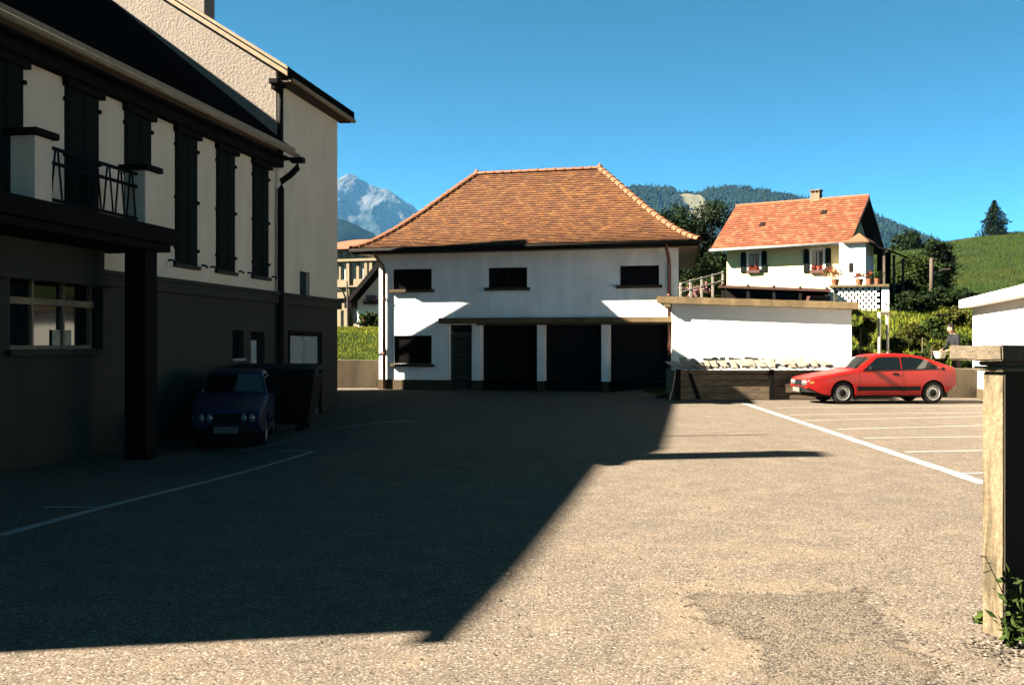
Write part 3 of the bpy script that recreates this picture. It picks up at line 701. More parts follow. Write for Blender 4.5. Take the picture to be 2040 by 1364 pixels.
# ridge and hip tiles, one by one
rm = MB(); seg = 8; tl_ = .36
for i, (x, r_) in enumerate(((0, .125), (tl_ * .82, .105), (tl_ * .82, .14), (tl_, .14))):
    for k_ in range(seg + 1):
        q = math.pi * k_ / seg; rm.v.append((x, r_ * math.cos(q), r_ * math.sin(q) * .8))
for i in range(3):
    for k_ in range(seg): a = i * (seg + 1) + k_; rm.f.append((a, a + 1, a + seg + 2, a + seg + 1)); rm.tint.append(None); rm.mi.append(0)
rme = rm.mesh("ridge_tile", M['ridge'])
def ridge_run(p, q, n, fl_=None):
    p, q = Vector(p), Vector(q)
    for i in range(n):
        a, b = p.lerp(q, i / n), p.lerp(q, (i + 1) / n)
        if fl_: a, b = fl_(a), fl_(b)
        d = (b - a); o = link("ridge_tile", rme, gar); x = d.normalized(); y = Vector((0, 0, 1)).cross(x).normalized(); z = x.cross(y)
        mt = Matrix((x, y, z)).transposed().to_4x4(); mt.translation = a + z * .0 + Vector((0, 0, .02)); o.matrix_local = mt @ Matrix.Diagonal((d.length / (tl_ * .9), 1 + random.uniform(-.05, .05), 1 + random.uniform(-.05, .08), 1))
ridge_run(rd[0], rd[1], 14)
for e, r_ in ((ev[0], rd[0]), (ev[1], rd[1]), (ev[2], rd[1]), (ev[3], rd[0])): ridge_run(e, r_, 21, flare)
for r_ in rd:
    k = MB(); k.lathe([(.0, .17), (.04, .13), (.08, .06), (.13, 0), (.13, -.05)], r_ + Vector((0, 0, .06)), seg=8); k.build("ridge_finial", M['ridge'], gar, smooth=True)
# downpipes
for u, px_ in ((.22, 0), (gx(1334), 1)):
    k = MB(); k.tube([(u, -OF - .02, GE - .02), (u, -OF + .1, GE - .16), (u, -.2, GE - .45), (u, -.09, GE - .6), (u, -.09, .02)], .055, 10); k.build("downpipe", M['pipe'], gar, smooth=True)
    for z in (3.0, 1.2):
        k = MB(); k.lathe([(.056, -.02), (.072, -.02), (.072, .02), (.056, .02)], (u, -.09, z), seg=10); k.build("pipe_bracket", M['pipe'], gar)

# ------------------------------------------------------------------ white shed beside the garage
SO = Vector((4.80, 29.9)); SB = Frame(SO, R(15)); SW = 5.12; SDp = 3.0
shed = empty("flat_roofed_shed", "white rendered shed with overhanging concrete slab roof, behind the board bin", "shed", (SO.x, SO.y, 0), -SB.th)
zl = SB.hit(1310, 603, 'y', -.3)[2]; zr = SB.hit(1700, 616, 'y', -.3)[2]
m = MB(); zA, zB = zl, zr
m.add([(0, 0, -.2), (SW, 0, -.2), (SW, 0, zB), (0, 0, zA)], [(0, 1, 2, 3)]); m.add([(0, SDp, -.2), (0, 0, -.2), (0, 0, zA), (0, SDp, zA)], [(0, 1, 2, 3)])
m.add([(SW, 0, -.2), (SW, SDp, -.2), (SW, SDp, zB), (SW, 0, zB)], [(0, 1, 2, 3)]); m.add([(SW, SDp, -.2), (0, SDp, -.2), (0, SDp, zA), (SW, SDp, zB)], [(0, 1, 2, 3)])
m.build("wall", M['white2'], shed, fix=False)
m = MB(); rr = random.Random(5); n = 40; top = []; 
for i in range(n + 1):
    u = -.42 + (SW + .42 + .18) * i / n; zb_ = zA + (zB - zA) * (u + .42) / (SW + .6); e = rr.uniform(-.004, .004)
    top.append([(u, -.30 + e, zb_ + .002), (u, -.30 + e, zb_ + .20 + e), (u, SDp + .2, zb_ + .22), (u, SDp + .2, zb_ + .002)])
for i in range(n):
    a, b = top[i], top[i + 1]; m.add(a + b, [(0, 1, 5, 4), (1, 2, 6, 5), (2, 3, 7, 6), (3, 0, 4, 7)])
m.add(top[0], [(0, 1, 2, 3)]); m.add(top[-1], [(0, 1, 2, 3)])
m.build("slab_roof", M['slab'], shed)
m = MB(); m.box(-.2, .004, -.28, .3, zA - .14, zA); m.build("corbel", M['slab'], shed, bevel=.02)

# ------------------------------------------------------------------ board bin with sheet cover and loose planks
b0 = Vector((4.42, 26.55)); b1 = Vector((9.2, 26.62)); bd = (b1 - b0); BL = bd.length; bth = -math.atan2(bd.y, bd.x)
BI = Frame(b0, bth)
binn = empty("board_bin", "long low bin of dark weathered boards under grey cover sheets, before the shed", "storage bin", (b0.x, b0.y, 0), -bth)
zs_ = [0.02, .20, .37, .53, .69, .80]; rr = random.Random(11)
for i in range(5):
    for (a, b) in ((.03, 2.55), (2.56, BL)):
        k = MB(); e = rr.uniform(-.012, .012); s_ = rr.uniform(-.015, .015)
        k.prism([(a, e, zs_[i] + .004), (b, e, zs_[i] + .004 + s_), (b, e, zs_[i + 1] - .006 + s_ * .5), (a, e, zs_[i + 1] - .006)], (0, .035, 0)); k.build("board", M['board'], binn, bevel=.004)
for i in range(5):
    k = MB(); k.prism([(-.04, 0, zs_[i] + .004), (-.004, 0, zs_[i] + .004), (-.004, 0, zs_[i + 1] - .006), (-.04, 0, zs_[i + 1] - .006)], (.0, 1.6, 0)); k.build("board", M['board'], binn)
for u in (.0, 2.5, BL - .05):
    k = MB(); k.box(u - .06, u + .07, -.06, -.016, -.05, .83); k.build("post", M['dark'], binn, bevel=.006)
k = MB(); k.prism([(.28, -.02, .72), (.36, -.02, .72), (.62, -.02, .04), (.5, -.02, .04)], (0, -.02, 0)); k.build("brace", M['dark'], binn)
k = MB(); k.box(.02, BL - .02, .06, .08, .02, .80); k.build("dark_gap_backing", M['dark'], binn)  # dark panel added so the lit inside does not show between boards
nsh = 4
for i in range(nsh):
    a = -.08 + (BL + .1) * i / nsh; b = -.08 + (BL + .1) * (i + 1) / nsh + .05
    k = MB(); nn = 24
    for j in range(nn + 1):
        u = a + (b - a) * j / nn; dz = .012 * math.sin(j * 2 * math.pi / 4) + .006 * i % .012
        k.v += [(u, -.10, .825 + dz), (u, .9, .93 + dz), (u, 1.65, 1.0 + dz)]
    for j in range(nn):
        for q in (0, 1): o_ = j * 3 + q; k.f.append((o_, o_ + 3, o_ + 4, o_ + 1)); k.tint.append(None); k.mi.append(0)
    so = k.build("cover_sheet", M['sheet'], binn, fix=False); sm = so.modifiers.new("thick", 'SOLIDIFY'); sm.thickness = .01
rr = random.Random(21); PG = "loose planks on the bin cover"
for i in range(22):
    u = .35 + i * (BL - .75) / 22 + rr.uniform(-.08, .08); wd = rr.uniform(.10, .22); ln = rr.uniform(.8, 1.25); yaw = rr.uniform(-.28, .12)
    k = MB(); k.box(-wd / 2, wd / 2, -ln / 2, ln / 2, 0, .045)
    P = BI.world(u, .66 + rr.uniform(-.05, .1), .955 + rr.uniform(0, .03))
    o = k.build("plank", M['plank'], bevel=.004); o.location = P; o.rotation_euler = (R(8) + rr.uniform(0, .09), rr.uniform(-.05, .05), -bth + yaw)
    tag(o, "pale sawn plank lying loose on the grey bin cover", "plank", PG)
# pale sheet leaning at the bin end
k = MB(); nn = 8
for j in range(nn + 1):
    t = j / nn; b_ = .04 * math.sin(t * 3.1)
    k.v += [(-.07 - .16 * (1 - t) + b_ * .5, -.10, .02 + .78 * t), (.06 - .16 * (1 - t) + b_ * .5, .30, .02 + .82 * t)]
for j in range(nn): k.f.append((2 * j, 2 * j + 1, 2 * j + 3, 2 * j + 2)); k.tint.append(None); k.mi.append(0)
o = k.build("leaning_sheet", M['whitepaint'], fix=False); o.location = (b0.x, b0.y, 0); o.rotation_euler = (0, 0, -bth); o.modifiers.new("t", 'SOLIDIFY').thickness = .02
tag(o, "pale sheet leaning against the end of the board bin", "sheet")

# ------------------------------------------------------------------ cars
ZT = [(0, .60), (.04, .665), (.3, .725), (.8, .805), (1.2, .875), (1.27, .895), (1.78, 1.215), (1.92, 1.265), (2.15, 1.29), (2.45, 1.30), (2.8, 1.285), (3.1, 1.235), (3.5, 1.115), (3.85, .995), (3.97, .965), (4.03, .93)]
ZB = [(0, .40), (.12, .34), (.35, .24), (.6, .20), (3.5, .20), (3.8, .30), (4.03, .46)]
def zt(x): return lerp_tab(ZT, x)
def plan(x):
    f_ = 1.0
    if x < .7: f_ = .86 + .14 * math.sin(math.pi / 2 * x / .7)
    if x > 3.2: f_ = 1 - .10 * ((x - 3.2) / .83) ** 2
    return .81 * f_
def belt(x): return .86 + .02 * (x - 1.5)
def hw(x, z):
    p = plan(x); zb_ = belt(x)
    if z <= zb_:
        t = (z - .55) / .4; return p * (1 - .05 * t * t)
    wb = p * (1 - .05 * ((zb_ - .55) / .4) ** 2); return wb - .44 * (z - zb_)
def car_body_mesh():
    xs = sorted(set([0, .02, .05, .1] + [i * .08 for i in range(2, 50)] + [1.2, 1.27, 3.93, 3.98, 4.01, 4.03]))
    mb_ = MB(); NP_ = 0
    for x in xs:
        top = zt(x); bot = lerp_tab(ZB, x); sh = top - .045
        zsq = [bot, bot + .03] + [bot + .03 + (min(sh, belt(x)) - bot - .03) * i / 6 for i in range(1, 7)]
        zsq += [belt(x) + (sh - belt(x)) * i / 4 for i in range(1, 5)] if sh > belt(x) + .001 else [sh] * 4
        half = [(hw(x, z) - (.05 if j == 0 else 0), z) for j, z in enumerate(zsq)]
        ws = half[-1][0]
        for q in (20, 45, 70): half.append((ws - .07 * (1 - math.cos(R(q))) - .0, sh + .03 * math.sin(R(q))))
        half.append((ws * .6, top - .006)); half.append((0, top))
        full = half + [(-a, b) for a, b in half[-2::-1]]
        NP_ = len(full); mb_.v += [(x, a, b) for a, b in full]
    for i in range(len(xs) - 1):
        for k in range(NP_):
            a, b = i * NP_ + k, i * NP_ + (k + 1) % NP_; mb_.f.append((a, b, b + NP_, a + NP_)); mb_.tint.append(None); mb_.mi.append(0)
    n = len(xs)
    mb_.f.append(tuple(range(NP_))[::-1]); mb_.f.append(tuple(range((n - 1) * NP_, n * NP_))); mb_.tint += [None, None]; mb_.mi += [0, 0]
    return mb_
WX = (.92, 3.38); WR = .285
def make_car(name, label, loc, rz, paint, group=None):
    c = empty(name, label, "car", loc, rz, group)
    body = car_body_mesh().build("body", M[paint], c)
    cuts = []
    for x in WX:
        k = MB(); k.lathe([(0, -1), (.335, -1), (.335, 1), (0, 1)], (x, 0, WR - .0), 'y', 32)
        b_ = k.build("cutter", M['black']); b_.parent = c; cuts.append(b_)
        md = body.modifiers.new("arch", 'BOOLEAN'); md.object = b_; md.operation = 'DIFFERENCE'; md.solver = 'EXACT'
    bpy.context.view_layer.update()
    dg = bpy.context.evaluated_depsgraph_get(); nm = bpy.data.meshes.new_from_object(body.evaluated_get(dg)); body.modifiers.clear(); body.data = nm
    for b_ in cuts: bpy.data.objects.remove(b_)
    nm.polygons.foreach_set("use_smooth", [True] * len(nm.polygons))
    nm.set_sharp_from_angle(angle=R(32)) if hasattr(nm, "set_sharp_from_angle") else None
    k = MB(); k.box(.25, 3.85, -.60, .60, .17, .62); k.build("underbody", M['black'], c)
    # glazing lies on the bodywork
    def side_patch(nm_, x0, x1, zlo, zhi, off, mat, n=24, k2=4):
        for s in (-1, 1):
            g = MB()
            for i in range(n + 1):
                x = x0 + (x1 - x0) * i / n; a, b = zlo(x), max(zlo(x) + .004, zhi(x))
                for j in range(k2 + 1):
                    z = a + (b - a) * j / k2; g.v.append((x, s * (hw(x, z) + off), z))
            for i in range(n):
                for j in range(k2):
                    a = i * (k2 + 1) + j; g.f.append((a, a + 1, a + k2 + 2, a + k2 + 1)); g.tint.append(None); g.mi.append(0)
            g.build(nm_, mat, c, smooth=True)
    sh = lambda x: min(zt(x) - .075, belt(x) + (x - 1.46) * .74, 1.205)
    rear_cut = lambda x: min(sh(x), belt(x) + .03 + (3.56 - x) * .62)
    side_patch("side_window", 1.48, 2.50, lambda x: belt(x) + .012, sh, .005, M['cglass'])
    side_patch("quarter_window", 2.53, 3.55, lambda x: belt(x) + .012, rear_cut, .005, M['cglass'])
    side_patch("window_trim", 1.44, 3.58, lambda x: belt(x) - .012, lambda x: belt(x) + .010, .009, M['black'], 20, 1)
    side_patch("side_moulding", 1.30, 3.02, lambda x: .345, lambda x: .455, .016, M['black'], 16, 2)
    side_patch("sill_shadow_gap", 1.30, 3.02, lambda x: .205, lambda x: .222, .004, M['black'], 16, 1)
    for xg in (1.36, 2.56):
        side_patch("door_gap", xg, xg + .009, lambda x: .26, lambda x: belt(x) - .012, .0025, M['black'], 1, 6)
    side_patch("bonnet_gap", .12, 1.2, lambda x: zt(x) - .10, lambda x: zt(x) - .094, .0025, M['black'], 16, 1)
    side_patch("fuel_cap", 3.62, 3.71, lambda x: .86, lambda x: .94, .004, M['black'], 2, 2)
    def top_patch(nm_, x0, x1, f0, f1, off, mat):
        g = MB(); n, q = 10, 12
        for i in range(n + 1):
            x = x0 + (x1 - x0) * i / n; sl = (zt(x + .02) - zt(x - .02)) / .04; nn_ = Vector((-sl, 0, 1)).normalized()
            wd = (hw(x, zt(x) - .045) - .03) * (f0 + (f1 - f0) * i / n)
            for j in range(q + 1):
                y = -wd + 2 * wd * j / q; t_ = abs(y) / max(.01, hw(x, zt(x) - .045)); z = zt(x) - .006 * min(1, t_ / .6) - max(0, t_ - .6) * .03
                g.v.append(tuple(Vector((x, y, z)) + nn_ * off))
        for i in range(n):
            for j in range(q): a = i * (q + 1) + j; g.f.append((a, a + 1, a + q + 2, a + q + 1)); g.tint.append(None); g.mi.append(0)
        g.build(nm_, mat, c, smooth=True)
    top_patch("windscreen", 1.30, 1.76, .95, .93, .009, M['cglass'])
    top_patch("rear_window", 3.02, 3.62, .9, .85, .009, M['cglass'])
    # bumpers, lamps, grille
    k = MB(); pr = []
    for i in range(13):
        a = -math.pi / 2 + math.pi * i / 12; pr.append((.30 - .36 * math.cos(a), .74 * math.sin(a)))
    for (x, y), (x2, y2) in zip(pr, pr[1:]):
        k.add([(x, y, .30), (x2, y2, .30), (x2, y2, .44), (x, y, .44), (x + .12, y * .9, .30), (x2 + .12, y2 * .9, .30), (x2 + .12, y2 * .9, .44), (x + .12, y * .9, .44)], [(0, 1, 2, 3), (3, 2, 6, 7), (0, 4, 5, 1)])
    k.build("front_bumper", M['black'], c)
    k = MB()
    for (x, y), (x2, y2) in zip(pr, pr[1:]):
        f_ = lambda q: 3.76 + (.30 - q) * 1.0
        k.add([(f_(x), y, .36), (f_(x2), y2, .36), (f_(x2), y2, .52), (f_(x), y, .52), (f_(x) - .12, y * .9, .36), (f_(x2) - .12, y2 * .9, .36), (f_(x2) - .12, y2 * .9, .52), (f_(x) - .12, y * .9, .52)], [(0, 1, 2, 3), (3, 2, 6, 7), (0, 4, 5, 1)])
    k.build("rear_bumper", M['black'], c)
    k = MB(); k.box(-.012, .02, -.60, .60, .46, .61); k.build("grille", M['black'], c)
    for y in (-.53, -.36, .36, .53):
        k = MB(); k.lathe([(0, -.035), (.05, -.03), (.07, -.012), (.078, .0), (.078, .03)], (0, 0, 0), 'z', 16)
        o = k.build("headlight", M['lamp'], c, smooth=True); o.location = (-.012, y, .535); o.rotation_euler = (0, R(90), 0)
    for s in (-1, 1):
        k = MB(); k.box(.06, .20, s * .715, s * .735, .52, .58); k.build("indicator", M['amber'], c)
        k = MB(); k.box(4.025, 4.045, s * .40, s * .68, .70, .84); k.build("tail_light", M['redlens'], c)
        k = MB(); xh, zh = 2.36, .775; yy = hw(xh, zh); k.box(xh - .09, xh + .07, s * (yy + .001), s * (yy + .02), zh - .03, zh + .02); k.build("door_handle", M['black'], c, bevel=.006)
        k = MB(); yy = hw(1.62, .9); k.box(1.62, 1.72, s * (yy + .03), s * (yy + .16), .87, .97); k.box(1.65, 1.69, s * (yy - .02), s * (yy + .03), .88, .91); k.build("door_mirror", M['black'], c, bevel=.012)
    k = MB(); k.box(-.088, -.072, -.26, .26, .30, .41); k.build("number_plate", M['plate'], c)
    k = MB(); k.box(4.03, 4.05, -.26, .26, .55, .66); k.build("number_plate", M['plate'], c)
    # wheels
    for x in WX:
        for s in (-1, 1):
            wv = MB(); y = s * .69
            wv.lathe([(.185, -.085), (.25, -.09), (.275, -.075), (WR, -.05), (WR, .05), (.275, .075), (.25, .09), (.185, .085), (.185, -.085)], (x, y, WR), 'y', 32)
            t_ = wv.build("wheel", M['tyre'], c, smooth=True)
            ri = MB(); e = s
            ri.lathe([(.19, .092 * e), (.178, .094 * e), (.165, .07 * e), (.15, .055 * e), (.12, .075 * e), (.095, .078 * e)], (x, y, WR), 'y', 32); ri.build("rim", M['chrome'], t_, smooth=True)
            hb = MB(); hb.lathe([(.096, .079 * e), (.08, .09 * e), (.03, .094 * e), (0, .094 * e)], (x, y, WR), 'y', 24); hb.build("hub_cap", M['black'], t_, smooth=True)
            vh = MB()
            for i in range(10):
                a = 2 * math.pi * i / 10; vh.lathe([(0, .066 * e), (.014, .066 * e)], (x + .137 * math.cos(a), y, WR + .137 * math.sin(a)), 'y', 8)
            vh.build("vent_hole", M['black'], t_)
    return c
make_car("parked_car", "red fastback coupe with black side mouldings parked before the low concrete wall", (7.34, 25.45, tz(8, 25.6) + .006), R(2.5), 'redpaint').scale = (.93, .96, .97)
make_car("parked_car", "dark blue car standing in deep shade beside the balcony column", (-4.85, 16.9, tz(-5, 17.5) + .006), R(100), 'bluepaint').scale = (.85, .78, 1.05)

# ------------------------------------------------------------------ refuse container in the shade
k_ = empty("refuse_container", "large black lidded refuse container on castors in shade before the pale double door", "container", (-4.88, 20.6, tz(-4.88, 20.6)), R(2))
k = MB(); k.add([(-.72, -.42, .2), (.72, -.42, .2), (.72, .42, .2), (-.72, .42, .2), (-.88, -.55, 1.22), (.88, -.55, 1.22), (.88, .55, 1.22), (-.88, .55, 1.22)], [(0, 3, 2, 1), (0, 1, 5, 4), (1, 2, 6, 5), (2, 3, 7, 6), (3, 0, 4, 7), (4, 5, 6, 7)]); k.build("body", M['black'], k_, bevel=.03)
k = MB(); k.add([(-.9, -.58, 1.24), (.9, -.58, 1.24), (.9, .58, 1.3), (-.9, .58, 1.3), (-.88, -.5, 1.32), (.88, -.5, 1.32), (.88, .5, 1.42), (-.88, .5, 1.42)], [(0, 3, 2, 1), (0, 1, 5, 4), (1, 2, 6, 5), (2, 3, 7, 6), (3, 0, 4, 7), (4, 5, 6, 7)]); k.build("lid", M['black'], k_, bevel=.02)
for x in (-.55, .55):
    for y in (-.3, .3):
        k = MB(); k.lathe([(0, -.03), (.1, -.03), (.1, .03), (0, .03)], (x, y, .1), 'y', 14); k.build("castor", M['tyre'], k_)

# ------------------------------------------------------------------ gate pillar at the right edge
gpl = empty("gate_pillar", "weathered concrete gate pillar with a broad rough cap, weeds at its foot", "pillar", (2.49, 5.04, 0), R(15))
def ragged_box(x0, x1, y0, y1, z0, z1, amp, n=8, seed=1):
    b = bmesh.new(); bmesh.ops.create_cube(b, size=1)
    for v in b.verts: v.co = Vector((x0 + (v.co.x + .5) * (x1 - x0), y0 + (v.co.y + .5) * (y1 - y0), z0 + (v.co.z + .5) * (z1 - z0)))
    bmesh.ops.bevel(b, geom=b.edges[:], offset=.008, segments=2, affect='EDGES')
    bmesh.ops.subdivide_edges(b, edges=[e for e in b.edges if e.calc_length() > .1], cuts=n, use_grid_fill=True)
    for v in b.verts: v.co += Vector(noise.noise_vector(v.co * 14 + Vector((seed, 0, 0)))) * amp
    me = bpy.data.meshes.new("r"); b.to_mesh(me); b.free(); return me
def pillar_concrete():
    m = NT("pillar_concrete"); v = m.coord(); n = m.noise(v, 30, 5, .65); st = m.noise(m.map(v, (14, 14, 2.2)), 1.0, 5, .65, .5); bl = m.noise(v, 5, 5, .65)
    c = m.ramp(n, [(.3, (0.12, 0.086, 0.05)), (.65, (0.20, 0.15, 0.095))])
    c = m.mix(m.ramp(st, [(.46, 0.0), (.62, .85)]), c, (0.05, 0.042, 0.025)); c = m.mix(m.ramp(bl, [(.55, 0.0), (.7, .5)]), c, (0.12, 0.075, 0.035))
    m.color(c); m.set(Roughness=.95); m.p.inputs['Specular IOR Level'].default_value = .05; m.bump(n, .9, .012); return m.m
me = ragged_box(0, .55, 0, .155, -.1, 1.36, .004, 12); me.materials.append(pillar_concrete()); link("shaft", me, gpl)
k = MB(); k.box(-.003, .55, -.014, -.004, -.1, 1.355); k.build("shade_panel", plaster("painted_shade_black", (0.035, 0.028, 0.018), .5, .8, 30, .012), gpl)  # near-black panel paints the shade onto the pillar's front face
me = ragged_box(-.035, .58, -.035, .19, 1.361, 1.385, .003, 8, 4); me.materials.append(M['concrete']); link("moulding", me, gpl)
me = ragged_box(-.015, .56, -.015, .17, 1.386, 1.415, .003, 8, 3); me.materials.append(M['concrete']); link("neck", me, gpl)
me = ragged_box(-.11, .66, -.11, .27, 1.416, 1.492, .006, 14, 9); me.materials.append(plaster("rough_cap_concrete", (0.20, 0.155, 0.105), .75, 1.0, 40, .02)); link("cap", me, gpl)

# ------------------------------------------------------------------ white flat-roofed building on the right
WO = Vector((13.1, 28.3)); WB = Frame(WO, R(15.3))
wb = empty("white_outbuilding", "low white building with thick white slab eave behind the gate pillar", "building", (WO.x, WO.y, 0), -WB.th)
k = MB(); k.box(0, 5, -16, 0, -.2, 2.52); k.build("wall", M['white2'], wb)
k = MB(); k.box(-.32, 5.3, -16.2, .28, 2.522, 2.76); k.build("slab_roof", M['white2'], wb, bevel=.02)
k = MB(); k.box(-.02, 0 - .003, -16, .0, -.2, .28); k.build("plinth", M['plinth'], wb)

# low wall behind the car
lw = MB(); n = 22
x0_, x1_ = 9.6, 13.0
for i in range(n + 1):
    x = x0_ + (x1_ - x0_) * i / n; e = noise.noise(Vector((x * 2, 0, 0))) * .015
    lw.v += [(x, 27.62 + e, -.1), (x, 27.60 + e, .80 + e), (x, 27.88, .82 + e), (x, 27.9, -.1)]
for i in range(n):
    a = i * 4; lw.f += [(a, a + 1, a + 5, a + 4), (a + 1, a + 2, a + 6, a + 5), (a + 2, a + 3, a + 7, a + 6)]; lw.tint += [None] * 3; lw.mi += [0] * 3
lw.add(lw.v[:4], [(0, 1, 2, 3)]); lw.add(lw.v[4 * n:4 * n + 4], [(0, 1, 2, 3)])
tag(lw.build("garden_wall", M['retain']), "low stained concrete wall behind the red car", "wall")

# retaining wall and slope at the left gap
k = MB(); nn = 14
for i in range(nn + 1):
    x = -10.5 + (6.6) * i / nn; e = noise.noise(Vector((x * 1.5, 3, 0))) * .03
    k.v += [(x, 33.92 + e * .3, -.2), (x, 33.95 + e * .3, .95 + e), (x, 34.2, .96 + e), (x, 34.25, -.2)]
for i in range(nn):
    a = i * 4; k.f += [(a, a + 1, a + 5, a + 4), (a + 1, a + 2, a + 6, a + 5), (a + 2, a + 3, a + 7, a + 6)]; k.tint += [None] * 3; k.mi += [0] * 3
tag(k.build("retaining_wall", M['retain']), "stained concrete retaining wall holding the grass bank beside the garage", "wall")

# ------------------------------------------------------------------ plants
def leaf_quad(mb_, p, size, rnd_, tint, droop=0.0, elong=1.4):
    n_ = Vector((rnd_.gauss(0, 1), rnd_.gauss(0, 1), rnd_.gauss(.4, 1) - droop)).normalized()
    a = n_.orthogonal().normalized(); a.rotate(Matrix.Rotation(rnd_.uniform(0, 6.28), 3, n_)); b = n_.cross(a)
    s_ = size * rnd_.uniform(.6, 1.3)
    mb_.add([p - a * s_ * elong, p + b * s_ * .55 + n_ * s_ * .12, p + a * s_ * elong, p - b * s_ * .55 + n_ * s_ * .12], [(0, 1, 2, 3)], tint)
def crown(lobes, n_, size, seed, shell=.55, vary=.45):
    rnd_ = random.Random(seed); mb_ = MB(); tot = sum(l[3] * l[4] * l[5] for l in lobes) ** 1
    for (cx, cy, cz, rx, ry, rz_) in lobes:
        k_ = max(20, int(n_ * rx * ry * rz_ / tot)); cl = []
        for c in range(max(6, k_ // 40)):
            d = Vector((rnd_.gauss(0, 1), rnd_.gauss(0, 1), rnd_.gauss(0, 1))).normalized() * (shell + (1 - shell) * rnd_.random()) 
            cl.append((Vector((cx + d.x * rx, cy + d.y * ry, cz + d.z * rz_)), rnd_.uniform(.5, 1.3)))
        for i in range(k_):
            c, t_ = rnd_.choice(cl); r_ = .26 * min(rx, ry, rz_)
            p = c + Vector((rnd_.gauss(0, r_), rnd_.gauss(0, r_), rnd_.gauss(0, r_ * .8)))
            v_ = t_ * rnd_.uniform(1 - vary, 1 + vary * .6); leaf_quad(mb_, p, size, rnd_, (v_, v_, v_ * rnd_.uniform(.7, 1.1)))
    return mb_
def tree(name, label, base, trunk_h, lobes, n_, size, mat, seed, tr=.15, cat="tree", group=None, z=None):
    bz = tz(base[0], base[1]) if z is None else z
    t = empty(name, label, cat, (base[0], base[1], bz), 0, group)
    k = MB(); rnd_ = random.Random(seed)
    pts = [(0, 0, -.2)] + [(rnd_.uniform(-.06, .06) * trunk_h * i / 4, rnd_.uniform(-.05, .05) * trunk_h * i / 4, trunk_h * i / 4) for i in range(1, 5)]
    k.tube(pts, [tr * (1 - .14 * i) for i in range(5)], 8)
    for l in lobes:
        s_ = Vector(pts[rnd_.randint(2, 4)]); e = Vector(l[:3]); mdl = s_.lerp(e, .55) + Vector((0, 0, -.1)); k.tube([s_, mdl, e], [tr * .45, tr * .3, tr * .12], 6)
    k.build("trunk", M['bark'], t, smooth=True)
    crown(lobes, n_, size, seed).build("crown", M[mat], t, fix=False); return t
def rlobes(n_, w_, h0, h1, r_, seed, depth=None):
    rnd_ = random.Random(seed); out = []
    for i in range(n_):
        z = h0 + (h1 - h0) * (i + .5) / n_; q = 1 - abs((z - h0) / (h1 - h0) - .42) * 1.1
        out.append((rnd_.uniform(-1, 1) * w_ * .6 * q, rnd_.uniform(-1, 1) * (depth or w_) * .6 * q, z, r_ * rnd_.uniform(.7, 1.2), r_ * rnd_.uniform(.7, 1.2), r_ * rnd_.uniform(.6, 1.0)))
    return out
# dark broadleaf trees between garage and house
for i, (px_, Y, top_, w_, lb) in enumerate(((1352, 62, 408, 1.9, "dark leafy tree rising behind the garage's hip"), (1408, 60, 398, 2.4, "tall dark leafy tree against the left end of the red-roofed house"))):
    x = (px_ - CX) / F * Y; g = tz(x, Y); h_ = at(px_, top_, Y).z - g
    tree("broadleaf_tree", lb, (x, Y), h_ * .4, rlobes(9, w_, h_ * .12, h_ * .90, 1.15, 40 + i), 9000, .085, 'leaf_dark', 50 + i, .2)
# hedge-like dark shrub mass left of house
for i, (px_, Y, top_) in enumerate(((1372, 54, 500), (1425, 55, 505))):
    x = (px_ - CX) / F * Y; g = tz(x, Y); h_ = at(px_, top_, Y).z - g
    tree("shrub", ["dark dense shrub beside the garage's rear corner above the fenced path", "dark dense shrub against the cream house wall end"][i], (x, Y), .6, rlobes(6, 1.1, .3, h_, .7, 60 + i), 4500, .07, 'leaf_dark', 70 + i, .08, "shrub")
# tree on the slope with the pole, shrubs right of the terrace
def px_tree(name, label, px_, Y, top_, w_, n_, lob, size, mat, seed, r_, lowf=.1, cat="tree", tr=.12):
    x = (px_ - CX) / F * Y; g = tz(x, Y); h_ = max(.5, at(px_, top_, Y).z - g)
    return tree(name, label, (x, Y), h_ * .5, rlobes(lob, w_, h_ * lowf, h_ * .92, r_, seed), n_, size, mat, seed + 1, tr, cat)
px_tree("broadleaf_tree", "tall narrow dark tree beside the wooden pole on the meadow", 1868, 66, 478, 1.0, 9000, 10, .08, 'leaf_dark', 81, .85)
px_tree("broadleaf_tree", "rounded green bushy tree between the terrace and the wooden pole", 1822, 62, 520, 1.3, 8000, 8, .08, 'leaf_mid', 83, .9)
px_tree("shrub", "dark shrub at the foot of the terrace block wall", 1800, 50, 590, 1.0, 6000, 6, .06, 'leaf_dark', 85, .7, cat="shrub")
px_tree("shrub", "small dark bush on the meadow skyline behind the house porch", 1806, 136, 478, 2.6, 3000, 5, .2, 'leaf_dark', 87, 1.6, cat="shrub")
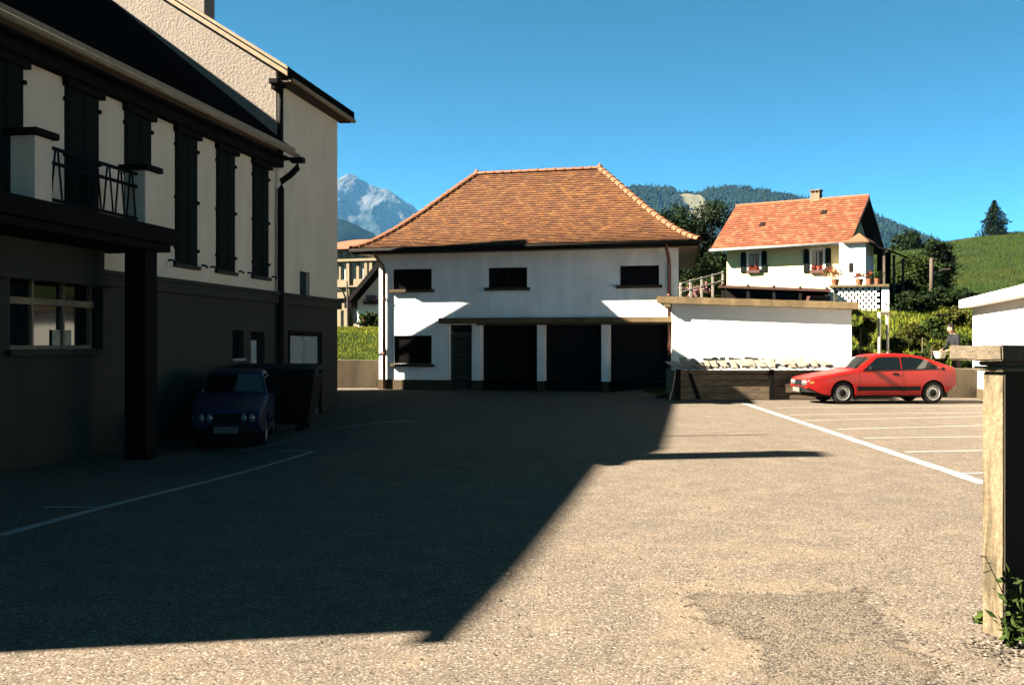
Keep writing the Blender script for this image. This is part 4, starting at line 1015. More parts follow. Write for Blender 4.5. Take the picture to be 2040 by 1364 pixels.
# garden row behind the low wall
gcol = random.Random(9)
gar_pl = [(1712, 30.4, 640, .5, 'leaf_mid', "leafy climber hanging beside the shed's end wall"), (1738, 31.5, 628, .6, 'leaf_yel', "yellow green bush under the terrace block wall"), (1790, 31.0, 672, .45, 'leaf_mid', "bright green bean plant behind the red car roof"), (1812, 34.5, 655, .9, 'leaf_yel', "yellow green garden bush behind the white pole frame"), (1846, 31.2, 690, .5, 'leaf_mid', "low green garden plant behind the red car's tail"), (1850, 36, 650, 1.0, 'leaf_mid', "broad leafy garden bush on the slope left of the person"), (1868, 31, 680, .5, 'leaf_yel', "straw coloured garden plant in front of the person"), (1925, 32.0, 664, .45, 'leaf_mid', "green shrub behind the person's back"), (1900, 38, 648, .9, 'leaf_yel', "yellow green shrub on the bank above the person")]
for i, (px_, Y, top_, w_, mt, lb) in enumerate(gar_pl):
    px_tree("garden_plant", lb, px_, Y, top_, w_, 2600, 5, .05, mt, 100 + 3 * i, .26 if w_ < .7 else .36, .05, "plant", .02)
for i, (px_, lb) in enumerate(((1788, "dark low shrub right of the terrace corner pier"), (1826, "dark low shrub under the bushy green tree"), (1872, "dark low shrub below the wooden pole"), (1916, "dark low shrub above the person's head"))):
    px_tree("shrub", lb, px_, 41 + .6 * i, 603, 1.0, 3000, 6, .06, 'leaf_dark', 140 + i, .42, .05, "shrub", .04)
# conifer on the skyline
def conifer(name, label, X, Y, h_, rad, seed, tiers=15, bare=.06, group=None, dens=1.0):
    t = empty(name, label, "tree", (X, Y, tz(X, Y)), 0, group); rnd_ = random.Random(seed)
    k = MB(); k.tube([(0, 0, -.3), (0, 0, h_ * .5), (0, 0, h_ * .98)], [h_ * .028, h_ * .018, .01], 8); k.build("trunk", M['bark'], t)
    mb_ = MB()
    for i in range(tiers):
        f_ = i / (tiers - 1); z = h_ * (bare + (1 - bare) * f_); r_ = rad * (1 - f_) ** .8 * rnd_.uniform(.82, 1.12) + .06; nb_ = int((13 - 7 * f_) * dens)
        for b_ in range(nb_):
            a = 6.283 * (b_ + rnd_.random() * .8) / nb_; L2 = r_ * rnd_.uniform(.7, 1.12)
            for s_ in range(14):
                q = (s_ + .5) / 14; p = Vector((math.cos(a) * L2 * q, math.sin(a) * L2 * q, z - .20 * L2 * q + .16 * L2 * q * q + rnd_.uniform(-.05, .05)))
                for _ in range(2):
                    v_ = rnd_.uniform(.5, 1.2); leaf_quad(mb_, p + Vector((rnd_.gauss(0, .06), rnd_.gauss(0, .06), rnd_.gauss(0, .05))) * h_ * .25, h_ * .028, rnd_, (v_, v_, v_), .3, 1.8)
    mb_.build("crown", M['leaf_con'], t, fix=False); return t
cx_, cY = (1981 - CX) / F * 138, 138
conifer("spruce_tree", "solitary dark spruce on the crest of the green hill", cx_, cY, at(1981, 402, cY).z - tz(cx_, cY), 2.5, 5)
# weeds at the pillar foot, grass tufts
def weed(px_, py_, h_, seed, lb, nst=8):
    p = gp(px_, py_); o = empty("weed", lb, "plant", (p.x, p.y, tz(p.x, p.y)), 0, "weeds at the pillar foot"); rnd_ = random.Random(seed); k = MB(); s_ = MB()
    for i in range(nst):
        a = rnd_.uniform(0, 6.28); l_ = h_ * rnd_.uniform(.5, 1.1); e = Vector((math.cos(a) * l_ * .45, math.sin(a) * l_ * .3, l_)); s_.tube([(0, 0, 0), e * .5 + Vector((0, 0, .02)), e], [.004, .003, .002], 5)
        for q in range(9):
            f_ = .25 + .75 * q / 8; leaf_quad(k, e * f_ + Vector((rnd_.gauss(0, .015), rnd_.gauss(0, .015), 0)), .022, rnd_, (rnd_.uniform(.5, 1.3),) * 3)
    k.build("leaf", M['leaf_mid'], o, fix=False); s_.build("stem", M['leaf_mid'], o)
weed(2038, 1276, .40, 1, "leafy green weed growing against the gate pillar's foot"); weed(2015, 1290, .16, 2, "small weed sprouting at the gate pillar's corner", 6); weed(2046, 1300, .3, 3, "tall leafy weed growing beside the gate pillar", 9); weed(1955, 1240, .05, 4, "tiny weed tuft at the gate pillar's rear edge", 4)
def grass_patch(x0, x1, y0, y1, n_, h_, seed, mat='blade'):
    rnd_ = random.Random(seed); k = MB()
    for i in range(n_):
        x = rnd_.uniform(x0, x1); y = rnd_.uniform(y0, y1); z = tz(x, y) - .02; a = rnd_.uniform(0, 6.28); hh = h_ * rnd_.uniform(.4, 1.2); wv_ = hh * .10
        dx, dy = math.cos(a) * wv_, math.sin(a) * wv_; lx, ly = rnd_.gauss(0, .3) * hh, rnd_.gauss(0, .3) * hh; v_ = rnd_.uniform(.55, 1.25)
        k.add([(x - dx, y - dy, z), (x + dx, y + dy, z), (x + lx, y + ly, z + hh)], [(0, 1, 2)], (v_, v_ * rnd_.uniform(.9, 1.05), v_))
    o = k.build("grass", M[mat], fix=False); return o
tag(grass_patch(-9, -3.2, 34.16, 41, 22000, .11, 1), "short bright grass on the bank above the retaining wall", "grass", kind='stuff')
tag(grass_patch(6, 19, 30.5, 44, 32000, .16, 2), "rough garden grass on the slope behind the low wall", "grass", kind='stuff')
tag(grass_patch(5.5, 12, 40, 48, 9000, .15, 4), "mown grass beside the path to the cream house", "grass", kind='stuff')
tag(grass_patch(20, 85, 60, 140, 50000, .3, 3, 'leaf_mid'), "long meadow grass covering the green hillside", "grass", kind='stuff')

# ------------------------------------------------------------------ cream house with red roof
HY = 46.0
hA = at(1448, 560, 47.47); hB = at(1672, 560, 44.6)
HO = Vector((hA.x, hA.y)); HTH = -math.atan2(hB.y - hA.y, hB.x - hA.x); HF = Frame(HO, HTH)
HW = (Vector((hB.x, hB.y)) - HO).length; HZ0 = tz(hA.x, hA.y) - .6; HE = HF.hit(1560, 490, 'y', -.7)[2]
ho = empty("cream_house", "cream house with orange-red tiled gable roof and dark shutters on the slope", "house", (HO.x, HO.y, 0), -HTH)
HDp = 5.4
hwin = []
for (x0, x1) in ((1491, 1513), (1617, 1640)):
    a = HF.hit(x0, 541, 'y', 0); b = HF.hit(x1, 503 if x0 < 1500 else 497, 'y', 0); hwin.append((a[0], b[0], a[2], b[2]))
m = MB(); wall_holes(m, 0, HW, HZ0, HE + .25, hwin, fg, .18)
HR = HF.hit(1595, 402, 'y', HDp / 2)[2]
for x, o_ in ((0, 0), (HW, 1)):
    m.add([(x, 0, HZ0), (x, HDp, HZ0), (x, HDp, HE + .25), (x, HDp / 2, HR - .1), (x, 0, HE + .25)], [(0, 1, 2, 3, 4) if o_ else (4, 3, 2, 1, 0)])
m.add([(0, HDp, HZ0), (HW, HDp, HZ0), (HW, HDp, HE + .25), (0, HDp, HE + .25)], [(3, 2, 1, 0)])
m.build("wall", M['yellow'], ho, fix=False)
pal2 = [(0.2273, 0.0622, 0.0260), (0.2480, 0.0808, 0.0339), (0.2066, 0.0528, 0.0208), (0.2549, 0.0995, 0.0469), (0.1929, 0.0497, 0.0208)]
m = MB(); rnd = random.Random(8)
xl, xr = -.55, 5.93
e0, e1, r1, r0 = Vector((xl, -.7, HE)), Vector((xr, -.7, HE)), Vector((xr + .1, HDp / 2, HR)), Vector((xl + .1, HDp / 2, HR))
r1.x = xr; r0.x = xl
tile_plane(m, (e0, e1, r1, r0), .21, .02, .21, pal2, rnd, None, .014)
e2, e3 = Vector((xr, HDp + .7, HE)), Vector((xl, HDp + .7, HE))
tile_plane(m, (e2, e3, r0, r1), .21, .02, .21, pal2, rnd, None, .014)
m.build("roof", M['htile'], ho, fix=False)
k = MB(); k.add([e0, e1, r1, r0], [(0, 1, 2, 3)]); k.add([e2, e3, r0, r1], [(0, 1, 2, 3)]); k.build("roof_deck", M['soffit'], ho, fix=False)
k = MB(); k.tube([e0 + Vector((-.03, -.05, -.03)), e1 + Vector((.02, -.05, -.03))], .065, 8); k.build("gutter", M['sheet'], ho, smooth=True)
for (a_, b_) in ((e0, r0), (e1, r1)):
    k = MB(); k.prism([a_ + Vector((0, 0, -.14)), a_ + Vector((0, 0, .02)), b_ + Vector((0, 0, .02)), b_ + Vector((0, 0, -.14))], (.03, 0, 0)); k.build("verge_board", M['soffit'], ho)
k = MB(); k.tube([r0 + Vector((0, 0, .03)), r1 + Vector((0, 0, .03))], .09, 8); k.build("ridge_cap", M['ridge'], ho)
ch = HF.hit(1627, 400, 'y', HDp / 2 + .2); k = MB(); chm = MB()
chm.box(ch[0] - .22, ch[0] + .22, HDp / 2 - .1, HDp / 2 + .36, HR - .4, HR + .36)
for q in (-.2, -.02, .16): chm.box(ch[0] + q - .01, ch[0] + q + .05, HDp / 2 - .1, HDp / 2 + .36, HR + .362, HR + .46)
chm.box(ch[0] - .26, ch[0] + .26, HDp / 2 - .14, HDp / 2 + .4, HR + .461, HR + .52); chm.build("chimney", M['concrete'], ho)
for (px_, py_) in ((1634, 428), (1519, 452)):
    q = HF.hit(px_, py_, 'y', 1.0); t_ = (q[2] - HE) / (HR - HE); k = MB(); k.box(q[0] - .12, q[0] + .12, 0, .3, 0, .05)
    o = k.build("roof_vent", M['dark'], ho); y_ = -.7 + (HDp / 2 + .7) * t_
    q = HF.hit(px_, py_, 'y', y_); t_ = (q[2] - HE) / (HR - HE); o.location = (0, -.7 + (HDp / 2 + .7) * t_, q[2] + .03); o.rotation_euler = (math.atan2(HR - HE, HDp / 2 + .7), 0, 0)
for (a, b, c, d) in hwin:
    k = MB(); fbox(k, fg, a, b, .14, .16, c, d); k.build("window_pane", M['glass'], ho)
    k = MB(); mid = (a + b) / 2
    for u in (a + .03, mid, b - .03): fbox(k, fg, u - .03, u + .03, .10, .139, c, d)
    for z in (c + .03, d - .03): fbox(k, fg, a + .06, b - .06, .105, .138, z - .03, z + .03)
    k.build("window_frame", M['frame'], ho)
    k = MB(); fbox(k, fg, a + .06, mid - .1, .132, .139, c + .3, d - .06); k.build("curtain", M['frame'], ho)
    k = MB(); 
    for (p, q, r_, s_) in ((a - .10, a - .002, c, d + .1), (b + .002, b + .10, c, d + .1), (a - .002, b + .002, d + .002, d + .1)): fbox(k, fg, p, q, -.015, .1, r_, s_)
    k.build("window_surround", M['white2'], ho)
    for (p, q) in ((a - .36, a - .105), (b + .105, b + .36)):
        k = MB(); fbox(k, fg, p, q, -.06, -.02, c - .05, d - .02)
        n = 10
        k.prism([fg(p, -.06, d - .02), fg(q, -.06, d - .02), fg(q - .06, -.06, d + .05), fg(p + .06, -.06, d + .05)], (0, .04, 0))
        for i in range(n): zz = c + (d - c - .1) * i / n; fbox(k, fg, p + .04, q - .04, -.075, -.0605, zz, zz + .05)
        k.build("shutter", M['darkgreen'], ho)
    k = MB(); fbox(k, fg, a - .05, b + .05, -.16, -.02, c - .08, c + .06); k.build("flower_box", M['brownwood'], ho)
    rnd_ = random.Random(int(a * 100)); k = MB()
    for i in range(160): leaf_quad(k, Vector((rnd_.uniform(a, b), -.1 + rnd_.gauss(0, .05), c + .1 + abs(rnd_.gauss(0, .07)))), .03, rnd_, (1, 1, 1))
    k.build("window_flowers", M['flower'], ho, fix=False)
# projecting porch bay with its own little hipped roof
pA = HF.hit(1672, 540, 'y', -.9)[0]; pB = HF.hit(1724, 540, 'y', -.9)[0]; pz = HF.hit(1700, 483, 'y', -.9)[2]
k = MB(); k.box(pA, pB, -.9, .6, HZ0, pz); k.build("porch_wall", M['white2'], ho)
q = HF.hit(1695, 533, 'y', -.9); k = MB(); k.box(q[0] - .08, q[0] + .1, -.92, -.903, q[2] - .2, q[2] + .2); k.build("porch_window", M['dark'], ho)
k = MB(); ap = (HF.hit(1712, 464, 'y', .2)[0], .2, HF.hit(1712, 464, 'y', .2)[2]); k.add([(pA + .25, -1.05, pz + .02), (pB + .15, -1.05, pz + .02), (pB + .15, .7, pz + .02), (pA + .25, .7, pz + .02), ap], [(0, 1, 4), (1, 2, 4), (2, 3, 4), (3, 0, 4), (3, 2, 1, 0)]); k.build("porch_roof", M['ridge'], ho)
k = MB(); k.box(pA + .2, pB + .2, -1.1, .7, pz - .06, pz + .015); k.build("porch_eave", M['soffit'], ho)
# glazed veranda on the gable side
vA = pB + .004; vB = HF.hit(1768, 540, 'y', 1.5)[0]
k = MB(); k.prism([(vA, -.9, pz - .05), (vB + .5, -.6, pz - .45), (vB + .5, 3.5, pz - .45), (vA, 3.5, pz - .05)], (0, 0, .07)); k.build("veranda_roof", M['slate'], ho)
for (x, y) in ((vB + .3, -.5), (vB + .3, 1.4), (vB + .3, 3.3)):
    k = MB(); k.box(x - .05, x + .05, y - .05, y + .05, HZ0, pz - .44); k.build("veranda_post", M['polewood'], ho)
k = MB(); k.box(vA, vB + .2, 1.2, 1.25, HZ0, pz - .3); k.build("veranda_screen", M['darkgreen'], ho)

# terrace with perforated block wall
TY = 41.6
tA = at(1662, 600, TY); tB = at(1765, 600, TY - .6); TO = Vector((tA.x, tA.y)); TTH = -math.atan2(tB.y - tA.y, tB.x - tA.x); TF = Frame(TO, TTH); TW = (Vector((tB.x, tB.y)) - TO).length
ter = empty("terrace", "white terrace wall of perforated blocks in front of the cream house porch", "terrace", (TO.x, TO.y, 0), -TTH)
tzp = TF.hit(1710, 572, 'y', 0)[2]; tz0 = TF.hit(1710, 640, 'y', 0)[2]
k = MB(); k.box(-.2, TW + .12, -.12, 3.0, tzp, tzp + .10); k.build("coping", M['slab'], ter, bevel=.01)
k = MB(); k.box(TW - .16, TW + .12, -.02, .22, tz0 - .6, tzp - .002); k.build("corner_pier", M['white2'], ter)
k = MB(); k.box(-.30, -.02, -.02, .22, tz0 + .6, tzp - .002); k.build("corner_pier", M['white2'], ter)
bwid, bhei = .17, .125; nr = int((tzp - tz0) / bhei); bm_ = None
bk = MB(); bk.box(-bwid * .42, bwid * .42, 0, .14, 0, bhei); bme = bk.mesh("block", M['white2'])
nc = int((TW - .16) / (bwid * 1.32))
for j in range(nr):
    for i in range(nc):
        u = .02 + bwid * .66 + i * bwid * 1.32 + (bwid * .66 if j % 2 else 0)
        if u > TW - .22: continue
        link("block", bme, ter, loc=(u, 0, tzp - (j + 1) * bhei))
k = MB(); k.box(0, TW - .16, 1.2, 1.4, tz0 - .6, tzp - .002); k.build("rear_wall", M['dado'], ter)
# flower pots on the terrace
for i, (px_, mt, lb) in enumerate(((1664, 'flower', "large pot of red geraniums at the terrace's left end"), (1712, 'flower', "pot of red flowers on a stand before the porch window"), (1732, 'flower', "pot of red flowers at the middle of the terrace edge"), (1748, 'leaf_mid', "pot of green leaves at the terrace's outer corner"))):
    q = TF.hit(px_, 565, 'y', .3); P = TF.world(q[0], .3, tzp + .10); o = empty("flower_pot", lb, "flower pot", P)
    k = MB(); k.lathe([(0, 0), (.12, 0), (.17, .26), (.15, .26), (.13, .22), (0, .22)], seg=14); k.build("pot", M['ridge'], o)
    rnd_ = random.Random(i + 3); k = MB(); k2 = MB(); rr_ = .42 if i == 0 else .22
    for j in range(420 if i == 0 else 160):
        p = Vector((rnd_.gauss(0, rr_ * .55), rnd_.gauss(0, rr_ * .4), .30 + rr_ * .5 + rnd_.gauss(0, rr_ * .33))); leaf_quad(k if rnd_.random() < .62 else k2, p, .04, rnd_, (rnd_.uniform(.6, 1.2),) * 3)
    k.build("flowers", M[mt], o, fix=False); k2.build("leaves", M['leaf_mid'], o, fix=False)

# dark open shelter in front of the house
sA = at(1432, 570, 41.0); sB = at(1655, 578, 39.6); SF = Frame((sA.x, sA.y), -math.atan2(sB.y - sA.y, sB.x - sA.x)); sw_ = (Vector((sB.x, sB.y)) - Vector((sA.x, sA.y))).length
shl = empty("open_shelter", "low dark timber shelter with brown edge beam below the cream house", "shelter", (sA.x, sA.y, 0), -SF.th)
z0 = sA.z; z1 = sB.z
k = MB(); k.prism([(0, 0, z0 - .06), (sw_, 0, z1 - .06), (sw_, 0, z1 + .05), (0, 0, z0 + .05)], (0, .06, 0)); k.build("edge_beam", M['brownwood'], shl)
k = MB(); k.prism([(0, .061, z0 - .02), (sw_, .061, z1 - .02), (sw_, .061, z1 + .03), (0, .061, z0 + .03)], (0, 2.0, .1)); k.build("roof", M['dark'], shl)
for i in range(5):
    u = .15 + (sw_ - .3) * i / 4; zz = z0 + (z1 - z0) * u / sw_; P = SF.world(u, .15)
    k = MB(); k.box(u - .06, u + .06, .08, .2, tz(P.x, P.y) - .3, zz - .03); k.build("post", M['dark'], shl)
    k = MB(); k.lathe([(0, .08), (.06, .06), (.07, 0), (0, 0)], (u, .03, zz + .05), seg=8); k.build("rafter_end", M['brownwood'], shl)
k = MB(); k.prism([(.1, 1.2, 1.6), (sw_ - .1, 1.2, 1.6), (sw_ - .1, 1.2, z1 + .03), (.1, 1.2, z0 + .03)], (0, .05, 0)); k.build("back_boards", M['dark'], shl)
# stacked red-brown boards at the shelter end
stx = at(1630, 588, 38.6); 
for i in range(4):
    k = MB(); k.box(-.45, .45, -.12, .12, 0, .07); o = k.build("stacked_board", M['brownwood'], bevel=.004); o.location = (stx.x + .02 * (i % 2), stx.y, 3.02 + i * .085); o.rotation_euler = (0, 0, R(8 + 2 * i))
    tag(o, ["lowest red-brown board of the pile", "second board up in the red-brown pile", "third board up in the red-brown pile", "topmost red-brown board of the pile"][i] + " at the shelter's end", "board", "red-brown boards piled at the shelter")
k = MB(); k.box(stx.x - .5, stx.x + .5, stx.y - .15, stx.y + .15, tz(stx.x, stx.y) - .2, 3.018); tag(k.build("support_block", M['concrete']), "concrete block carrying the red-brown board pile", "block")

# garden path fence left of the house
fe = empty("garden_fence", "pale low rail fence climbing beside the house path with pink flowers behind", "fence", (0, 0, 0))
fp = [at(1356, 583, 40.5), at(1376, 577, 41.3), at(1398, 571, 42.2), at(1420, 565, 43.2), at(1440, 559, 44.2)]
for p in fp:
    k = MB(); k.box(p.x - .04, p.x + .04, p.y - .04, p.y + .04, p.z - .9, p.z + .42); k.build("post", M['whitepaint'], fe)
for dz in (0, .36):
    k = MB(); k.tube([p + Vector((0, -.05, dz)) for p in fp], .035, 6); k.build("rail", M['whitepaint'], fe)
for i, (px_, py_, Y, mt, lb) in enumerate(((1366, 566, 43, 'pink', "pink flowering bush behind the path fence nearest the garage"), (1392, 560, 44, 'pink', "pink flowering bush midway along the path fence"), (1385, 552, 45, 'leaf_mid', "green bush standing behind the pink flowers"), (1424, 550, 45.2, 'leaf_mid', "green bush at the top of the path fence"))):
    p = at(px_, py_, Y); o = empty("flower_bush", lb, "bush", (p.x, p.y, tz(p.x, p.y))); zz = p.z - tz(p.x, p.y)
    crown([(0, 0, zz * .55, .5, .3, max(.3, zz * .5))], 700, .05, 200 + i).build("foliage", M[mt], o, fix=False)
    crown([(0, 0, zz * .4, .45, .25, max(.25, zz * .4))], 500, .05, 210 + i).build("leaves", M['leaf_mid'], o, fix=False)

# ------------------------------------------------------------------ poles
wp = empty("pole_frame", "pair of white painted posts joined at the top behind the red car", "frame", (0, 0, 0))
pa, pb = at(1752, 622, 28.6), at(1768, 622, 28.8)
for p in (pa, pb):
    k = MB(); k.tube([(p.x, p.y, tz(p.x, p.y) - .2), (p.x, p.y, p.z)], .045, 10); k.build("post", M['whitepaint'], wp, smooth=True)
k = MB(); k.tube([pa + Vector((-.04, 0, -.03)), pb + Vector((.04, 0, -.03))], .035, 8); k.build("crossbar", M['whitepaint'], wp)
k = MB(); k.tube([(pa.x, pa.y, .5), (pb.x, pb.y, 1.15)], .025, 8); k.build("brace", M['brownwood'], wp)
k = MB(); w0 = pb + Vector((0, 0, -.05)); w1 = at(1938, 621, 40); pts = [w0.lerp(w1, i / 12) + Vector((0, 0, -.12 * math.sin(math.pi * i / 12))) for i in range(13)]; k.tube(pts, .009, 5); k.build("wire", M['sheet'], wp)
up = empty("wooden_pole", "grey wooden pole with a diagonal strut before the dark slope tree", "pole", (0, 0, 0))
p = at(1856, 514, 52); k = MB(); k.tube([(p.x, p.y, tz(p.x, p.y) - .3), (p.x, p.y, p.z)], [.13, .10], 10); k.build("shaft", M['polewood'], up, smooth=True)
q = at(1846, 640, 51.6); k = MB(); k.tube([(q.x, q.y, tz(q.x, q.y) - .3), (p.x - .02, p.y - .08, p.z - 2.0)], [.09, .07], 8); k.build("strut", M['polewood'], up)
k = MB(); k.tube([p + Vector((.05, 0, -1.0)), p + Vector((.45, 0, -.62)), p + Vector((.95, 0, -.6))], .05, 8); k.build("arm", M['polewood'], up)
k = MB(); b_ = at(1863, 592, 52); k.box(b_.x - .10, b_.x + .12, b_.y - .08, b_.y + .1, b_.z - .2, b_.z + .2); k.build("junction_box", M['whitepaint'], up, bevel=.02)
# thin garden stakes behind the car
for i, (px_, t_) in enumerate(((1836, 672), (1855, 690), (1712, 655), (1729, 668))):
    p = at(px_, t_, 29.6); k = MB(); k.tube([(p.x, p.y, tz(p.x, p.y) - .1), (p.x + .03, p.y, p.z)], .022, 6); o = k.build("garden_stake", M['polewood'])
    tag(o, ["taller bean stake behind the red car's roof end", "shorter bean stake behind the red car's tail", "stake leaning by the shed's end wall", "stake between the shed's end wall and the white posts"][i], "stake", "garden stakes")

# ------------------------------------------------------------------ person with a basket
def person():
    px_, Y = 1906, 29.0; X = (px_ - CX) / F * Y; g = tz(X, Y)
    root = empty("person", "person in black sweater and brown trousers bending over a pale basket", "person", (X, Y, g), R(12))
    V = []; E = []; RD = []
    def add(p, r_, par=None):
        V.append(p); RD.append(r_); i = len(V) - 1
        if par is not None: E.append((par, i))
        return i
    pel = add((0, 0, .92), (.155, .12)); wa = add((-.02, 0, 1.06), (.145, .11), pel); ch_ = add((-.05, 0, 1.24), (.165, .125), wa); ucl = add((-.09, 0, 1.40), (.15, .11), ch_); nk = add((-.14, 0, 1.50), (.055, .055), ucl)
    h1 = add((-.18, 0, 1.57), (.075, .085), nk); h2 = add((-.205, 0, 1.645), (.085, .105), h1); h3 = add((-.215, 0, 1.725), (.06, .075), h2)
    ns_ = add((-.305, 0, 1.625), (.012, .018), h2)
    for s in (-1, 1):
        ear = add((-.195, s * .085, 1.64), (.012, .02), h2)
        hp = add((.0, s * .095, .86), (.105, .105), pel); kn = add((-.03 + .02 * s, s * .10, .47), (.07, .07), hp); an = add((.03 + .03 * s, s * .105, .09), (.045, .05), kn); he = add((.0 + .03 * s, s * .11, .05), (.045, .045), an); to = add((-.17 + .03 * s, s * .13, .035), (.035, .045), he)
        shd = add((-.09, s * .19, 1.40), (.075, .075), ucl); el = add((-.14, s * .26, 1.13), (.05, .05), shd); wr = add((-.35, s * .19, 1.02), (.032, .036), el); pm = add((-.42, s * .17, 1.00), (.028, .04), wr)
        for f_, (dx, dy, dz) in enumerate(((-.06, .035, -.005), (-.07, .015, -.01), (-.068, -.006, -.012), (-.055, -.026, -.01))):
            k1 = add((-.42 + dx, s * (.17 - dy), 1.0 + dz), (.010, .010), pm); k2_ = add((-.42 + dx * 1.5, s * (.17 - dy), .985 + dz * 2), (.008, .008), k1)
        th = add((-.43, s * .125, 1.02), (.011, .011), pm); add((-.455, s * .11, 1.015), (.009, .009), th)
    me = bpy.data.meshes.new("body"); me.from_pydata(V, E, []); o = bpy.data.objects.new("body", me); col.objects.link(o)
    md = o.modifiers.new("skin", 'SKIN'); 
    for i, r_ in enumerate(RD): me.skin_vertices[0].data[i].radius = r_
    me.skin_vertices[0].data[0].use_root = True
    sb = o.modifiers.new("sub", 'SUBSURF'); sb.levels = 2; sb.render_levels = 2
    bpy.context.view_layer.update(); dg = bpy.context.evaluated_depsgraph_get(); nm = bpy.data.meshes.new_from_object(o.evaluated_get(dg)); bpy.data.objects.remove(o)
    for mt in (simple("skin", (0.42, 0.24, 0.16), .6, .1, 20, .1), simple("black_sweater", (0.012, 0.013, 0.016), .9, .2, 30, .3), simple("brown_trousers", (0.11, 0.08, 0.05), .9, .2, 20, .3), M['black']): nm.materials.append(mt)
    for p in nm.polygons:
        c = p.center; k = 1
        if c.z > 1.49: k = 0
        elif c.x < -.34 and c.z < 1.1: k = 0
        elif c.z < .93: k = 2
        if c.z < .09: k = 3
        p.material_index = k; p.use_smooth = True
    ob = link("body", nm, root)
    k = MB(); rnd_ = random.Random(2)
    hm = simple("dark_hair", (0.02, 0.014, 0.01), .7, .3, 40, .5)
    b = bmesh.new(); bmesh.ops.create_icosphere(b, subdivisions=3, radius=1)
    for v in list(b.verts):
        v.co = Vector((v.co.x * .112, v.co.y * .10, v.co.z * .115)) * (1 + .06 * noise.noise(v.co * 6))
    bmesh.ops.delete(b, geom=[v for v in b.verts if (v.co.x < -.045 and v.co.z < .045) or v.co.z < -.075], context='VERTS')
    hme = bpy.data.meshes.new("hair"); b.to_mesh(hme); b.free(); hme.materials.append(hm); hme.polygons.foreach_set("use_smooth", [True] * len(hme.polygons))
    h_ = link("hair", hme, root, loc=(-.195, 0, 1.665), rot=(0, R(-10), 0)); h_.modifiers.new("t", 'SOLIDIFY').thickness = .012
    for s in (-1, 1):
        k = MB(); k.lathe([(0, -.012), (.010, -.006), (.012, 0), (.010, .006), (0, .012)], (-.288, s * .035, 1.655), seg=8); k.build("eye", M['black'], root)
    k = MB(); k.box(-.293, -.283, -.025, .025, 1.575, 1.583); k.build("mouth", M['redlens'], root)
    # basket held in both hands
    bx = empty("basket", "pale wicker basket held by the person behind the wall", "basket", root.location + Vector((0, 0, 0)), R(12))
    k = MB(); n = 20; prof = [(.13, .78), (.17, .86), (.20, .95), (.21, .985), (.195, .985), (.17, .90), (.12, .80), (0, .80)]
    k.lathe(prof, (-.56, 0, 0), seg=n); k.build("bowl", simple("pale_wicker", (0.62, 0.52, 0.36), .8, .3, 30, .6, 120), bx, smooth=True)
    k = MB(); k.lathe([(.21, .975), (.222, .985), (.21, .998), (.198, .985), (.21, .975)], (-.56, 0, 0), seg=n); k.build("rim", M['plank'], bx)
person()

# ------------------------------------------------------------------ left gap: chalet, works building, bare trunk
cY = 50.0
cl_ = empty("chalet", "white chalet with dark steep verge and pink-red shutters on the grass bank", "house", (0, 0, 0))
def cp(px_, py_, Y=cY): return at(px_, py_, Y)
k = MB(); A = cp(712, 655); B = cp(800, 655); E0 = cp(712, 592); AP = cp(775, 528); E1 = cp(838, 592)
gz = tz(A.x, cY) - .3
poly = [(A.x, cY, gz), (E1.x, cY, gz), (E1.x, cY, E1.z), (AP.x, cY, AP.z), (E0.x, cY, E0.z)]
k.prism(poly, (0, 7, 0)); k.build("wall", M['white2'], cl_)
k = MB(); lo = cp(693, 613, cY - .9); ap = cp(775, 523, cY - .9); ro = cp(858, 613, cY - .9)
k.prism([lo, ap, ro, ro + Vector((0, 0, .28)), ap + Vector((0, 0, .34)), lo + Vector((0, 0, .28))], (0, 8.6, 0)); k.build("roof", M['dark'], cl_)
M['pinkpaint'] = simple("pink_red_shutter_paint", (0.50, 0.06, 0.08), .6, .15, 10, .1)
for (x0, x1, y0, y1, sh_) in ((731, 743, 604, 588, (743, 750)), (727, 742, 657, 630, (722, 727))):
    a, b = cp(x0, y0, cY - .02), cp(x1, y1, cY - .02); k = MB(); k.box(a.x, b.x, cY - .03, cY - .004, a.z, b.z); k.build("window", M['glass'], cl_)
    c, d = cp(sh_[0], y0, cY - .04), cp(sh_[1], y1, cY - .04); k = MB(); k.box(c.x, d.x, cY - .07, cY - .004, c.z, d.z); k.build("shutter", M['pinkpaint'], cl_)
k = MB(); a = cp(742, 592, cY - .3); k.box(a.x - .35, a.x + .35, cY - .35, cY - .1, a.z - .35, a.z - .2); k.build("flower_box", M['brownwood'], cl_)
k = MB(); rnd_ = random.Random(4)
for i in range(150): leaf_quad(k, Vector((a.x + rnd_.gauss(0, .2), cY - .22 + rnd_.gauss(0, .06), a.z - .16 + rnd_.gauss(0, .1))), .06, rnd_, (1, 1, 1))
k.build("window_flowers", M['pink'], cl_, fix=False)
px_tree("shrub", "green bush growing before the chalet's lower window", 742, 47, 628, .5, 1500, 4, .07, 'leaf_mid', 301, .4, .05, "shrub", .03)

